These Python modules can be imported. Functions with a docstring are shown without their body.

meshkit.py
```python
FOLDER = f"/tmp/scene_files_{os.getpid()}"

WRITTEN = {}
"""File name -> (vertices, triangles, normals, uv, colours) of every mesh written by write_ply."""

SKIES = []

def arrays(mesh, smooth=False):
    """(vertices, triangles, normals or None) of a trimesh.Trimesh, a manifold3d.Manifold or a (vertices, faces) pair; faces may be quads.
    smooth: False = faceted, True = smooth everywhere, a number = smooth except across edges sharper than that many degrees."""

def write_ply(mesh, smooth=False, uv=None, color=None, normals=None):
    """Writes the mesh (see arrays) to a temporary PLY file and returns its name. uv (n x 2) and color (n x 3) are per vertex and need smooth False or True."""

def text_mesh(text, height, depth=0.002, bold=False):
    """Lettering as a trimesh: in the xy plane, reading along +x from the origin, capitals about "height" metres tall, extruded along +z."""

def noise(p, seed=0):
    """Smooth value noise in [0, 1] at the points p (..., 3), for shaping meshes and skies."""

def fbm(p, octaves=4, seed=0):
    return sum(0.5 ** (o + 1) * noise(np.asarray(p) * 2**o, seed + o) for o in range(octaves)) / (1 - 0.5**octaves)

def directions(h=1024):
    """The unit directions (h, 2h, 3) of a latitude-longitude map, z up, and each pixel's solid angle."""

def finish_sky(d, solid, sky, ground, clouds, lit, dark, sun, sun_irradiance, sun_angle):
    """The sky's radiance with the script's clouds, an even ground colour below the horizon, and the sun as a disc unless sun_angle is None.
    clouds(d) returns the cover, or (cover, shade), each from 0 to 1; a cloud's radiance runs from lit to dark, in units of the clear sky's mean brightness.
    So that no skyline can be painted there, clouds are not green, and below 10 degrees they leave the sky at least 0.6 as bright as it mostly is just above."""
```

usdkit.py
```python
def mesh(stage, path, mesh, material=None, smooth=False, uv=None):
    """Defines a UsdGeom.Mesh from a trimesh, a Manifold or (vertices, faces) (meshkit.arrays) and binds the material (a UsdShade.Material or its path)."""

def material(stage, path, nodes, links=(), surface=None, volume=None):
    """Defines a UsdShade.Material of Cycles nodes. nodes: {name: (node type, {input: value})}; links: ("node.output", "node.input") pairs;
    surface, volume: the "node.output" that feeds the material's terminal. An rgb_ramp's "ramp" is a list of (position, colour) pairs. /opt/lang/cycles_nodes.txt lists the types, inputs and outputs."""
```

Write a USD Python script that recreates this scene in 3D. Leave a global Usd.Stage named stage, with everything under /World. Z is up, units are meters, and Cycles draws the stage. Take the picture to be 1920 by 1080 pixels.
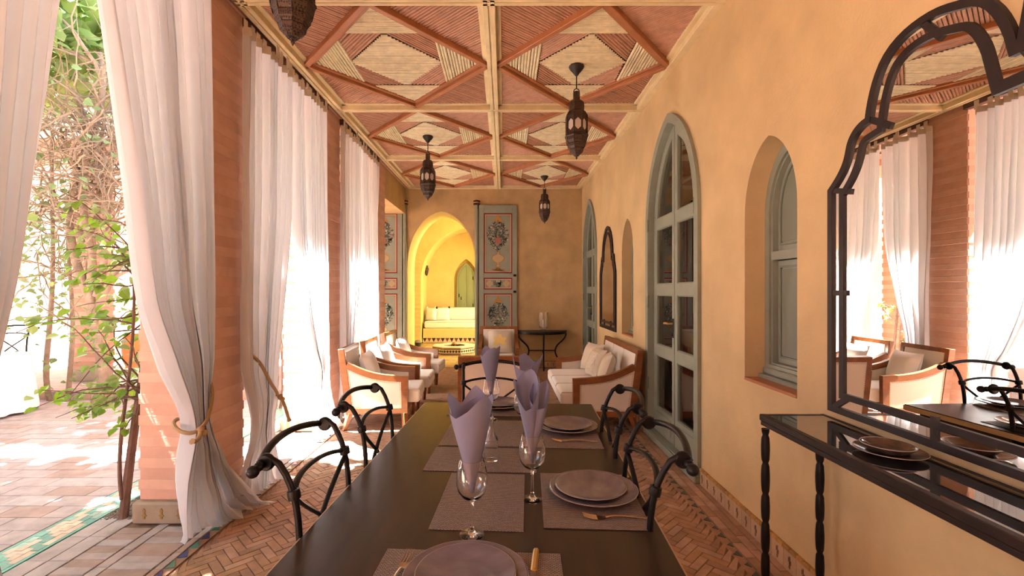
import math, random
import numpy as np, trimesh, usdkit, meshkit
from pxr import Usd, UsdGeom, UsdLux, UsdShade, Gf, Sdf
from shapely.geometry import Polygon, LineString, Point, box as sbox, MultiPolygon
from shapely.ops import unary_union
from shapely import affinity
PI = math.pi
rng = np.random.default_rng(7)
stage = Usd.Stage.CreateInMemory()
UsdGeom.Xform.Define(stage, '/World')

# ------------------------------------------------------------------ camera, sky, sun, exposure
HC, F, CX, CY = 1.42, 870.0, 945.0, 545.0          # eye height and the photograph's perspective in its 1920 x 1080 frame
cam = UsdGeom.Camera.Define(stage, '/World/camera')
cam.AddTranslateOp().Set(Gf.Vec3d(0, 0, HC)); cam.AddRotateXOp().Set(90)
cam.CreateHorizontalApertureAttr(36.0); cam.CreateFocalLengthAttr(F * 36 / 1920)
cam.CreateHorizontalApertureOffsetAttr((960 - CX) * 36 / 1920); cam.CreateVerticalApertureOffsetAttr((CY - 540) * 36 / 1920)
cam.CreateClippingRangeAttr(Gf.Vec2f(0.05, 500))
cam.CreateExposureAttr(3.42)
SUN = np.array([1.0, 0.14, -1.95])
sky_mat = usdkit.material(stage, '/World/Looks/sky_look', {
    "s": ("sky_texture", {"sky_type": "hosek_wilkie", "sun_disc": False, "sun_direction": tuple(-SUN / np.linalg.norm(SUN)), "turbidity": 4.0, "ground_albedo": 0.4}),
    "m": ("mix_color", {"blend_type": "mix", "fac": 0.72, "b": (0.104, 0.128, 0.162)}),
    "b": ("background_shader", {"strength": 3.0})}, [("s.color", "m.a"), ("m.result", "b.color")], surface="b.background")
dome = UsdLux.DomeLight.Define(stage, '/World/sky'); dome.CreateIntensityAttr(1.0)
UsdShade.MaterialBindingAPI.Apply(dome.GetPrim()).Bind(sky_mat)
sun = UsdLux.DistantLight.Define(stage, '/World/sun')
sun.CreateIntensityAttr(3.5); sun.CreateAngleAttr(0.53); sun.CreateNormalizeAttr(True); sun.CreateColorAttr(Gf.Vec3f(1.0, 0.975, 0.94))
sun.AddOrientOp().Set(Gf.Quatf(Gf.Rotation(Gf.Vec3d(0, 0, -1), Gf.Vec3d(*map(float, SUN))).GetQuat()))

# ------------------------------------------------------------------ helpers
used = {}
def numbered(parent, name):
    k = (parent, name); n = used.get(k, 0); used[k] = n + 1
    return name if n == 0 else f"{name}_{n:03d}"
def path_of(o): return str(o.GetPath()) if hasattr(o, 'GetPath') else (o or '/World')
def thing(name, label, cat, loc=(0, 0, 0), rotz=0, group=None, tilt=None):
    x = UsdGeom.Xform.Define(stage, '/World/' + numbered('/World', name))
    x.AddTranslateOp().Set(Gf.Vec3d(*map(float, loc)))
    if rotz: x.AddRotateZOp().Set(float(rotz))
    if tilt: x.AddRotateXYZOp().Set(Gf.Vec3f(*tilt))
    return tag(x.GetPrim(), label, cat, group)
def tag(o, label=None, cat=None, group=None, kind=None):
    o = o.GetPrim()
    for k, v in (('label', label), ('category', cat), ('group', group), ('kind', kind)):
        if v: o.SetCustomDataByKey(k, v)
    return o
def struct(name):
    x = UsdGeom.Xform.Define(stage, '/World/' + numbered('/World', name))
    return tag(x.GetPrim(), kind='structure')
def obj(name, m, mat, parent=None, smooth=False, label=None, kind=None):
    p = path_of(parent)
    if isinstance(m, MB): m = m.get()
    o = usdkit.mesh(stage, p + '/' + numbered(p, name), m, MT[mat] if isinstance(mat, str) else mat, smooth=smooth)
    if label or kind: tag(o, label=label, kind=kind)
    return o.GetPrim()
def copy_of(src, name, label, loc, rotz=0, group=None, tilt=None):
    d = src.GetCustomData()
    r = thing(name, label, d['category'], loc, rotz, group or d.get('group'), tilt)
    if src.GetAttribute('xformOp:scale').HasAuthoredValue(): UsdGeom.Xformable(r).AddScaleOp().Set(src.GetAttribute('xformOp:scale').Get())
    r.GetReferences().AddInternalReference(src.GetPath()); r.SetInstanceable(True)
    return r
def U(px, py, z):                                     # photograph's ray meets the level plane z
    y = F * (HC - z) / (py - CY); return np.array([(px - CX) * y / F, y, z])
def UX(px, py, x):                                    # ... meets the plane X = x
    y = F * x / (px - CX); return np.array([x, y, HC - (py - CY) * y / F])
def UY(px, py, y):
    return np.array([(px - CX) * y / F, y, HC - (py - CY) * y / F])
def spl(pts, n):
    from scipy.interpolate import PchipInterpolator, CubicSpline
    p = np.asarray(pts, float); t = np.r_[0, np.cumsum(np.linalg.norm(np.diff(p, axis=0), axis=1))]
    return CubicSpline(t / t[-1], p)(np.linspace(0, 1, n))
def rotm(rx=0, ry=0, rz=0):
    return trimesh.transformations.euler_matrix(rx, ry, rz)[:3, :3]
class MB:
    def __init__(s): s.v, s.f, s.n = [], [], 0
    def add(s, v, f, R=None, T=None):
        v = np.asarray(v, float); f = np.asarray(f, int)
        if R is not None: v = v @ np.asarray(R).T
        if T is not None: v = v + np.asarray(T, float)
        if f.shape[1] == 4: f = np.vstack([f[:, [0, 1, 2]], f[:, [0, 2, 3]]])
        s.v.append(v); s.f.append(f + s.n); s.n += len(v); return s
    def get(s): return trimesh.Trimesh(np.vstack(s.v), np.vstack(s.f), process=False)
    def box(s, c, d, R=None, ch=0.0, off=None):
        """A box of size d centred on c; ch chamfers all edges."""
        d = np.asarray(d, float) / 2
        if ch <= 0:
            v = np.array([[x, y, z] for x in (-1, 1) for y in (-1, 1) for z in (-1, 1)]) * d
            f = [[0, 1, 3, 2], [4, 6, 7, 5], [0, 4, 5, 1], [2, 3, 7, 6], [0, 2, 6, 4], [1, 5, 7, 3]]
        else:
            ch = min(ch, d.min() * .95); pts = []
            for x in (-1, 1):
                for y in (-1, 1):
                    for z in (-1, 1):
                        q = np.array([x, y, z]) * d
                        for k in range(3):
                            w = q - np.array([x, y, z]) * ch; w[k] = q[k]; pts.append(w)
            m = trimesh.convex.convex_hull(np.array(pts)); v, f = m.vertices, m.faces
        return s.add(v, f, R, c)
    def slab(s, x0, x1, y0, y1, z0, z1, ch=0.0): return s.box(((x0 + x1) / 2, (y0 + y1) / 2, (z0 + z1) / 2), (x1 - x0, y1 - y0, z1 - z0), ch=ch)
    def tube(s, pts, r, n=8, caps=True, closed=False, squash=None):
        p = np.asarray(pts, float); r = np.broadcast_to(np.asarray(r, float), (len(p),))
        t = np.gradient(p, axis=0) if not closed else np.roll(p, -1, 0) - np.roll(p, 1, 0)
        t /= np.linalg.norm(t, axis=1, keepdims=True) + 1e-12
        a = np.cross(t[0], [0, 0, 1.0] if abs(t[0][2]) < .9 else [1.0, 0, 0]); a /= np.linalg.norm(a)
        fr = []
        for i in range(len(p)):
            a = a - t[i] * (a @ t[i]); a /= np.linalg.norm(a) + 1e-12; fr.append((a.copy(), np.cross(t[i], a)))
        ang = np.arange(n) * 2 * PI / n; k = squash or (1, 1)
        v = np.array([p[i] + r[i] * (k[0] * np.cos(ang)[:, None] * fr[i][0] + k[1] * np.sin(ang)[:, None] * fr[i][1]) for i in range(len(p))]).reshape(-1, 3)
        m = len(p) if closed else len(p) - 1; i, j = np.meshgrid(np.arange(m), np.arange(n), indexing='ij'); i2 = (i + 1) % len(p)
        f = np.stack([i * n + j, i * n + (j + 1) % n, i2 * n + (j + 1) % n, i2 * n + j], -1).reshape(-1, 4)
        f = list(np.vstack([f[:, [0, 1, 2]], f[:, [0, 2, 3]]]))
        if caps and not closed:
            L = (len(p) - 1) * n
            for q in range(1, n - 1): f += [np.array([0, q + 1, q]), np.array([L, L + q, L + q + 1])]
        return s.add(v, np.array(f))
    def lathe(s, prof, n=24, c=(0, 0, 0), R=None, ph=0.0):
        prof = np.asarray(prof, float); ang = np.arange(n) * 2 * PI / n + ph
        v = np.stack([prof[:, None, 0] * np.cos(ang), prof[:, None, 0] * np.sin(ang), np.broadcast_to(prof[:, None, 1], (len(prof), n))], -1).reshape(-1, 3)
        i, j = np.meshgrid(np.arange(len(prof) - 1), np.arange(n), indexing='ij')
        f = np.stack([i * n + j, i * n + (j + 1) % n, (i + 1) * n + (j + 1) % n, (i + 1) * n + j], -1).reshape(-1, 4)
        return s.add(v, f, R, c)
    def ball(s, c, r, sub=2, sc=(1, 1, 1), R=None):
        m = trimesh.creation.icosphere(sub, 1.0); return s.add(m.vertices * np.asarray(sc) * r, m.faces, R, c)
    def prism(s, poly, d0, d1, ax='z', T=None, R=None):
        """Extrudes a polygon: ax z -> (x, y); x -> polygon is (Y, Z); y -> polygon is (X, Z)."""
        for g in (poly.geoms if hasattr(poly, 'geoms') else [poly]):
            if g.is_empty or g.area < 1e-9 or g.geom_type != 'Polygon': continue
            m = trimesh.creation.extrude_polygon(g, d1 - d0, engine='earcut'); v = np.array(m.vertices); f = np.array(m.faces); v[:, 2] += d0
            if ax == 'x': v = v[:, [2, 0, 1]]
            elif ax == 'y': v = np.c_[v[:, 0], v[:, 2], v[:, 1]]; f = f[:, ::-1]
            s.add(v, f, R, T)
        return s
    def sheet(s, g, closed=False):
        g = np.asarray(g, float); r, c = g.shape[:2]; m = c if closed else c - 1
        i, j = np.meshgrid(np.arange(r - 1), np.arange(m), indexing='ij'); j2 = (j + 1) % c
        return s.add(g.reshape(-1, 3), np.stack([i * c + j, i * c + j2, (i + 1) * c + j2, (i + 1) * c + j], -1).reshape(-1, 4))

def cushion(w, h, t, puff=1.0, n=9):
    """A pillow of width w (x), height h (y) and thickness t (z)."""
    u = np.linspace(-1, 1, n); X, Y = np.meshgrid(u, u)
    e = np.clip((1 - np.abs(X) ** 3.2) * (1 - np.abs(Y) ** 3.2), 0, 1) ** .55
    pin = 1 - .07 * (1 - Y ** 2) * X ** 2, 1 - .07 * (1 - X ** 2) * Y ** 2
    mb = MB()
    for sgn in (1, -1):
        g = np.stack([X * w / 2 * pin[0], Y * h / 2 * pin[1], sgn * t / 2 * (e * puff + .02)], -1)
        mb.sheet(g if sgn > 0 else g[::-1])
    m = mb.get(); m.merge_vertices(); return m
def rbox(w, d, h, r, crown=0.0):
    """A soft upholstered slab with rounded edges; top crowned."""
    n = 4; pts = []
    for sx in (-1, 1):
        for sy in (-1, 1):
            for sz in (-1, 1):
                for a in np.linspace(0, PI / 2, n):
                    for b in np.linspace(0, PI / 2, n):
                        k = np.array([math.cos(a) * math.cos(b), math.sin(a) * math.cos(b), math.sin(b)])
                        pts.append(np.array([sx * (w / 2 - r), sy * (d / 2 - r), sz * (h / 2 - r)]) + r * k * [sx, sy, sz])
    if crown: pts += [np.array([x * w * .3, y * d * .3, h / 2 + crown]) for x in (-1, 0, 1) for y in (-1, 0, 1)]
    return trimesh.convex.convex_hull(np.array(pts))
def arch(yc, hw, z0, zs, zt, n=16, rnd=0.0):
    """A pointed arch: straight to zs, two arcs meeting at zt."""
    rise = zt - zs
    if rnd:
        c = (rise ** 2 - hw ** 2) / (2 * hw); R = hw + c; o = np.cos(np.linspace(0, PI / 2, n)); zg = np.sqrt(np.maximum(R * R - (o * hw + c) ** 2, 0)); ze = rise * np.sqrt(np.maximum(1 - o * o, 0)); zz = zs + rnd * ze + (1 - rnd) * zg
        pts = [(yc + hw * a, b) for a, b in zip(o, zz)]; pts = pts + [(2 * yc - a, b) for a, b in pts[::-1][1:]]
    elif rise <= hw: pts = [(yc + hw * math.cos(a), zs + rise * math.sin(a)) for a in np.linspace(0, PI, 2 * n)]
    else:
        c = (rise ** 2 - hw ** 2) / (2 * hw); R = hw + c; a1 = math.atan2(rise, c)
        right = [(yc - c + R * math.cos(a), zs + R * math.sin(a)) for a in np.linspace(0, a1, n)]
        pts = right + [(2 * yc - y, z) for y, z in right[::-1][1:]]
    return Polygon([(yc + hw, z0)] + pts + [(yc - hw, z0)]).buffer(0)

MT = {}
def mat(name, col, rough=.5, metal=0.0, var=0.0, vs=6.0, bump=0.0, bs=40.0, bd=.004, col2=None, spec=.5, space='object', rnd=0.0, island=0.0, sheen=0.0, stretch=None, extra=None, coat=0.0):
    p = {"base_color": tuple(col), "roughness": rough, "metallic": metal, "specular_ior_level": spec, "sheen_weight": sheen, "coat_weight": coat}
    if extra: p.update(extra)
    nodes = {"p": ("principled_bsdf", p)}; links = []
    if var or bump or rnd or island:
        if space == 'object': nodes["tc"] = ("texture_coordinate", {}); src = "tc.object"
        else: nodes["tc"] = ("geometry", {}); src = "tc.position"
        if stretch: nodes["mp"] = ("mapping", {"scale": stretch}); links.append((src, "mp.vector")); src = "mp.vector"
    last = None
    if var:
        c = np.array(col, float); c2 = np.array(col2 if col2 is not None else c * (1 - var)); c1 = c * (1 + var * .5) if col2 is None else c
        nodes["n"] = ("noise_texture", {"scale": vs, "detail": 5.0, "roughness": .6}); nodes["r"] = ("rgb_ramp", {"ramp": [(.3, tuple(c2)), (.7, tuple(c1))]})
        links += [(src, "n.vector"), ("n.fac", "r.fac")]; last = "r.color"
    for key, amt, node, out in (("rnd", rnd, ("object_info", {}), "random"), ("isl", island, ("geometry", {}), "random_per_island")):
        if amt:
            nodes[key] = node; nodes[key + "m"] = ("map_range", {"to_min": 1 - amt, "to_max": 1 + amt})
            nodes[key + "x"] = ("mix_color", {"blend_type": "multiply", "fac": 1.0, "a": tuple(col)}); nodes[key + "c"] = ("combine_color", {})
            links += [(key + "." + out, key + "m.value")] + [(key + "m.result", key + "c." + ch) for ch in "rgb"] + [(key + "c.color", key + "x.b")]
            if last: links.append((last, key + "x.a"))
            last = key + "x.result"
    if last: links.append((last, "p.base_color"))
    if bump:
        nodes["bn"] = ("noise_texture", {"scale": bs, "detail": 4.0}); nodes["bp"] = ("bump", {"strength": bump, "distance": bd})
        links += [(src, "bn.vector"), ("bn.fac", "bp.height"), ("bp.normal", "p.normal")]
    MT[name] = usdkit.material(stage, '/World/Looks/' + name, nodes, links, surface="p.BSDF"); return MT[name]
def cloth_mat(name, col, trans=.35, weave=900.0, tcol=None):
    MT[name] = usdkit.material(stage, '/World/Looks/' + name, {
        "tc": ("texture_coordinate", {}), "n": ("noise_texture", {"scale": 30.0, "detail": 3.0}), "bp": ("bump", {"strength": .25, "distance": .004}),
        "d": ("diffuse_bsdf", {"color": tuple(col)}), "t": ("translucent_bsdf", {"color": tuple(tcol or col)}), "m": ("mix_closure", {"fac": trans})},
        [("tc.object", "n.vector"), ("n.fac", "bp.height"), ("bp.normal", "d.normal"), ("d.BSDF", "m.closure1"), ("t.BSDF", "m.closure2")], surface="m.closure")
def pane_mat(name, tint, ior=1.5, rough=0.0):
    MT[name] = usdkit.material(stage, '/World/Looks/' + name, {
        "fr": ("fresnel", {"IOR": ior}), "t": ("transparent_bsdf", {"color": tint}), "g": ("glossy_bsdf", {"color": (.95, .95, .95), "roughness": rough}), "m": ("mix_closure", {})},
        [("fr.fac", "m.fac"), ("t.BSDF", "m.closure1"), ("g.BSDF", "m.closure2")], surface="m.closure")

# ------------------------------------------------------------------ materials
mat('ochre', (.62, .445, .225), .75, var=.16, vs=2.2, bump=.25, bs=60, bd=.006, space='pos')
mat('ochre_back', (.58, .395, .18), .6, var=.22, vs=3.0, bump=.2, bs=50, bd=.006, space='pos')
mat('yellow_wall', (.63, .49, .20), .65, var=.10, vs=3.0, bump=.15, bs=60, bd=.005, space='pos')
mat('terracotta', (.66, .38, .275), .85, var=.14, vs=5.0, bump=.35, bs=70, bd=.005, space='pos')
mat('terracotta_band', (.70, .42, .31), .85, var=.12, vs=7.0, bump=.4, bs=90, bd=.005, space='pos')
mat('brick_band', (.43, .225, .15), .85, var=.12, vs=7.0, bump=.4, bs=90, bd=.005, space='pos')
mat('pink_wall', (.50, .29, .205), .85, var=.12, vs=3.0, bump=.3, bs=50, bd=.005, space='pos')
mat('cream_paint', (.76, .61, .35), .55, var=.12, vs=8.0, bump=.15, bs=90, bd=.002)
mat('rail_brown', (.43, .165, .065), .5, var=.15, vs=10.0, bump=.1, bs=60, bd=.002)
mat('cane_pink', (.60, .31, .19), .6, var=.22, vs=14.0, island=.16)
mat('cane_yellow', (.87, .75, .48), .6, var=.2, vs=14.0, island=.14)
mat('dark_board', (.10, .04, .02), .8)
mat('dark_rail', (.12, .055, .04), .6, var=.2)
mat('brick_a', (.47, .275, .17), .8, var=.3, vs=9.0, bump=.3, bs=80, bd=.003, space='pos')
mat('brick_b', (.52, .33, .235), .8, var=.25, vs=9.0, bump=.3, bs=80, bd=.003, space='pos')
mat('brick_c', (.40, .24, .16), .8, var=.3, vs=9.0, bump=.3, bs=80, bd=.003, space='pos')
mat('brick_pale', (.49, .42, .41), .8, var=.25, vs=9.0, bump=.3, bs=80, bd=.003, space='pos')
mat('brick_field', (.47, .275, .17), .8, var=.3, vs=9.0, bump=.3, bs=80, bd=.003, space='pos', island=.2)
mat('paver', (.46, .375, .36), .8, var=.25, vs=8.0, bump=.3, bs=60, bd=.003, space='pos')
mat('paver_b', (.42, .30, .26), .8, var=.25, vs=8.0, bump=.3, bs=60, bd=.003, space='pos')
mat('mortar', (.24, .13, .08), .95, var=.2, vs=30, space='pos')
mat('mortar_pale', (.42, .29, .21), .95, var=.2, vs=30, space='pos')
mat('tile_blue', (.045, .06, .20), .25)
mat('tile_green', (.06, .22, .17), .25)
mat('tile_dark', (.05, .075, .06), .3)
mat('tile_turquoise', (.10, .40, .34), .3, var=.2, vs=40, rnd=.25)
mat('tile_aqua', (.28, .52, .44), .3, var=.2, vs=40, rnd=.25)
mat('tile_cream', (.60, .50, .38), .35, var=.15, vs=30, rnd=.15)
mat('tile_black', (.035, .02, .018), .25)
mat('tile_brown', (.13, .045, .025), .3)
mat('tile_yellow', (.60, .42, .14), .4, var=.2, vs=8, space='pos', island=.15)
mat('base_tile', (.50, .35, .22), .4, var=.18, vs=12, rnd=.1)
mat('base_trim', (.42, .23, .07), .45, var=.2, vs=40, rnd=.25)
mat('motif', (.16, .075, .03), .4)
mat('motif_gold', (.30, .17, .045), .45)
mat('base_grey', (.33, .26, .18), .55, var=.15, vs=10)
mat('sage', (.265, .29, .225), .42, var=.1, vs=8)
mat('sage_dark', (.17, .19, .14), .45)
mat('green_door', (.24, .30, .17), .5)
mat('iron', (.007, .006, .006), .36, spec=.25, bump=.2, bs=60, bd=.001)
mat('iron_brown', (.026, .018, .015), .5, metal=.25, bump=.3, bs=90, bd=.001)
mat('mirror_frame', (.020, .013, .012), .5, spec=.35, bump=.3, bs=150, bd=.001)
mat('mirror_glass', (.90, .88, .84), .004, metal=1.0)
mat('table_wood', (.036, .022, .012), .30, spec=.35, var=.35, vs=3.0, stretch=(6, .6, 1), bump=.05, bs=20, bd=.001)
mat('table_edge', (.50, .36, .22), .5)
mat('wood', (.25, .083, .026), .32, var=.35, vs=5.0, stretch=(1, 3, 3))
mat('upholstery', (.74, .66, .565), .9, bump=.2, bs=500, bd=.001, sheen=.2)
mat('seat_cloth', (.80, .75, .70), .9, bump=.25, bs=300, bd=.001, sheen=.2)
mat('cushion_cloth', (.62, .52, .40), .9, bump=.2, bs=300, bd=.001)
mat('cushion_gold', (.72, .49, .14), .7)
mat('cushion_stripe', (.55, .42, .25), .8)
mat('nail', (.45, .30, .13), .35, metal=.8)
mat('lantern_metal', (.065, .034, .022), .5, metal=.4, var=.5, vs=60, bump=.8, bs=110, bd=.004)
mat('lantern_dark', (.025, .014, .012), .5, metal=.3, bump=.8, bs=110, bd=.004)
mat('lantern_glass', (.66, .60, .52), .55, extra={"transmission_weight": .25})
mat('glaze', (.185, .155, .175), .16, var=.35, vs=7.0, stretch=(1, 2.5, 1), coat=.3)
mat('glaze_dark', (.13, .10, .10), .18, var=.4, vs=7.0, coat=.3)
mat('glaze_rim', (.33, .28, .27), .25, var=.2, vs=40)
mat('glaze_brown', (.085, .050, .032), .14, var=.5, vs=14, coat=.4)
mat('silver', (.62, .50, .36), .25, metal=1.0)
mat('gold', (.70, .45, .14), .3, metal=.6)
cloth_mat('napkin_cloth', (.24, .24, .35), .2)
cloth_mat('curtain', (.80, .80, .825), .40, tcol=(.84, .83, .84))
cloth_mat('curtain_far', (.86, .80, .74), .4)
mat('tab', (.66, .57, .46), .9)
mat('rope', (.42, .27, .14), .9, bump=.6, bs=200, bd=.002)
mat('glass', (1, 1, 1), 0.0, extra={"transmission_weight": 1.0, "ior": 1.45})
mat('console_glass', (.012, .014, .014), .02, coat=1.0, spec=1.0, extra={'ior': 1.9})
pane_mat('door_glass', (.74, .66, .56), 2.5)
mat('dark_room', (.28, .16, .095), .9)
mat('switch', (.62, .42, .18), .5)
mat('white_cloth', (.86, .84, .82), .9)
mat('white_wall', (.84, .78, .70), .85)
mat('pot_orange', (.62, .19, .05), .7)
mat('bark', (.31, .215, .15), .9, var=.35, vs=12, bump=.6, bs=40, bd=.01)
mat('bark_dark', (.19, .105, .075), .9, var=.35, vs=12, bump=.6, bs=40, bd=.01)
mat('twig', (.42, .30, .20), .9, island=.3)
mat('gravel', (.36, .28, .22), .9, island=.4)
mat('soil', (.12, .08, .055), .95)
def leaf_mat(name, col, tcol, isl=.0, rnd=.0):
    nodes = {"d": ("principled_bsdf", {"base_color": col, "roughness": .45}), "t": ("translucent_bsdf", {"color": tcol}), "m": ("mix_closure", {"fac": .42})}
    links = [("d.BSDF", "m.closure1"), ("t.BSDF", "m.closure2")]
    if isl or rnd:
        nodes["g"] = ("geometry", {}) if isl else ("object_info", {}); nodes["r"] = ("rgb_ramp", {"ramp": [(0, tuple(.55 * c for c in col)), (1, tuple(1.5 * c for c in col))]})
        links += [("g.random_per_island" if isl else "g.random", "r.fac"), ("r.color", "d.base_color")]
    MT[name] = usdkit.material(stage, '/World/Looks/' + name, nodes, links, surface="m.closure")
leaf_mat('leaf', (.13, .27, .035), (.33, .50, .04), rnd=.4)
leaf_mat('leaf_mass', (.22, .33, .11), (.50, .62, .20), isl=.4)
leaf_mat('leaf_grey', (.22, .32, .15), (.34, .46, .16), isl=.4)
MT['lantern_metal'] = usdkit.material(stage, '/World/Looks/lantern_pierced', {
    "tc": ("texture_coordinate", {}), "v": ("voronoi_texture", {"scale": 95.0, "randomness": .35}), "r": ("rgb_ramp", {"ramp": [(.0, (.004, .003, .002)), (.30, (.006, .004, .003)), (.42, (.075, .042, .028)), (1.0, (.10, .058, .038))]}),
    "bp": ("bump", {"strength": .6, "distance": .003}), "p": ("principled_bsdf", {"roughness": .48, "metallic": .35})},
    [("tc.object", "v.vector"), ("v.distance", "r.fac"), ("r.color", "p.base_color"), ("v.distance", "bp.height"), ("bp.normal", "p.normal")], surface="p.BSDF")
# a woven mat: two crossing threads
MT['weave'] = usdkit.material(stage, '/World/Looks/weave', {
    "tc": ("texture_coordinate", {}), "mp": ("mapping", {"scale": (1, 1, 1)}), "b": ("brick_texture", {"scale": 1.0, "brick_width": .0095, "row_height": .0048, "mortar_size": .0010, "mortar_smooth": .6, "color1": (.33, .265, .235), "color2": (.23, .175, .15), "mortar": (.045, .03, .024)}),
    "bp": ("bump", {"strength": .7, "distance": .0012, "invert": True}), "p": ("principled_bsdf", {"roughness": .55})},
    [("tc.object", "mp.vector"), ("mp.vector", "b.vector"), ("b.color", "p.base_color"), ("b.fac", "bp.height"), ("bp.normal", "p.normal")], surface="p.BSDF")

# ------------------------------------------------------------------ the gallery's shell
XW, XI, XO = 1.45, -1.82, -2.24           # right wall, colonnade's inner and outer faces
YB, HB, HP = 8.62, 3.30, 3.372            # back wall, beam underside, cane panels
Y0 = -3.6
PIL = [(-2.85, -2.40), (-0.92, -0.47), (0.95, 1.40), (2.84, 3.25), (4.70, 5.16), (6.63, 7.10)]
DOORS = [(4.04, .63), (7.82, .60)]; NICHES = [(2.545, .25), (5.46, .25)]

# floor: slab, herringbone bricks, strips, inlaid triangles
fl = struct('floor')
obj('bed', MB().slab(-2.30, XW + .35, Y0, YB + .7, -.25, -.0095), 'mortar', fl)
def herringbone(x0, x1, y0, y1, L, W, gap, ang=45):
    n = round(L / W); out = []; ca, sa = math.cos(math.radians(ang)), math.sin(math.radians(ang))
    R = int(max(x1 - x0, y1 - y0) / W) + 6; cx, cy = (x0 + x1) / 2, (y0 + y1) / 2
    for b in range(-R // n - 2, R // n + 3):
        for a in range(-R - n * abs(b), R + n * abs(b)):
            for (ox, oy, horiz) in ((0, 0, 1), (0, 1, 0)):
                x, y = a + n * b + ox, a - n * b + oy
                u, v = (x + n / 2, y + .5) if horiz else (x + .5, y + n / 2)
                u *= W; v *= W
                X, Y = cx + ca * u - sa * v, cy + sa * u + ca * v
                if x0 - .02 < X < x1 + .02 and y0 - .02 < Y < y1 + .02: out.append((X, Y, math.radians(ang) + (0 if horiz else PI / 2)))
    return out
def brick(mb, x, y, a, L, W, gap, dz=0.0, H=.03, tx=0.0, clip=None):
    ca, sa = math.cos(a), math.sin(a); l, w = L / 2 - gap / 2, W / 2 - gap / 2; e = .0022
    q = [(-l, -w), (l, -w), (l, w), (-l, w)]; k = [(-l + e, -w + e), (l - e, -w + e), (l - e, w - e), (-l + e, w - e)]
    v = []
    for pts, z in ((q, -H), (q, dz - .002), (k, dz)):
        for (u, t) in pts:
            X, Y = x + ca * u - sa * t, y + sa * u + ca * t
            if clip: X = min(max(X, clip[0]), clip[1])
            v.append((X, Y, z + tx * u))
    f = [[8, 9, 10], [8, 10, 11]]
    for b in (0, 4):
        for i in range(4): j = (i + 1) % 4; f += [[b + i, b + j, b + 4 + j], [b + i, b + 4 + j, b + 4 + i]]
    mb.add(v, f)
BL, BW = .141, .047
bricks = herringbone(-1.665, 1.235, 1.9, YB - .1, BL, BW, .003)
def seen_size(x, y):
    if y < .5: return 0
    px, py = CX + F * x / y, CY + F * HC / y
    if not (0 < px < 1920 and py < 1085): return 0
    xe = (500 + (1080 - py) * .898, 1275 - (1080 - py) * .511)
    if xe[0] < px < xe[1] and py > 760: return 0
    return 1 / y ** 2
order = sorted(range(len(bricks)), key=lambda i: -seen_size(*bricks[i][:2]))
near = set(order[:230]); mass = MB(); brng = np.random.default_rng(3)
for i, (x, y, a) in enumerate(bricks):
    dz, tx = brng.normal(0, .0008), brng.normal(0, .006)
    if i in near:
        mb = MB(); brick(mb, x, y, a, BL, BW, .0035, dz, tx=tx, clip=(-1.668, 1.238)); obj('brick', mb, ('brick_a', 'brick_b', 'brick_c', 'brick_a')[brng.integers(4)], fl)
    else: brick(mass, x, y, a, BL, BW, .0035, dz, tx=tx, clip=(-1.668, 1.238))
obj('brick_field', mass, 'brick_field', fl, kind='stuff')
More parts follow.
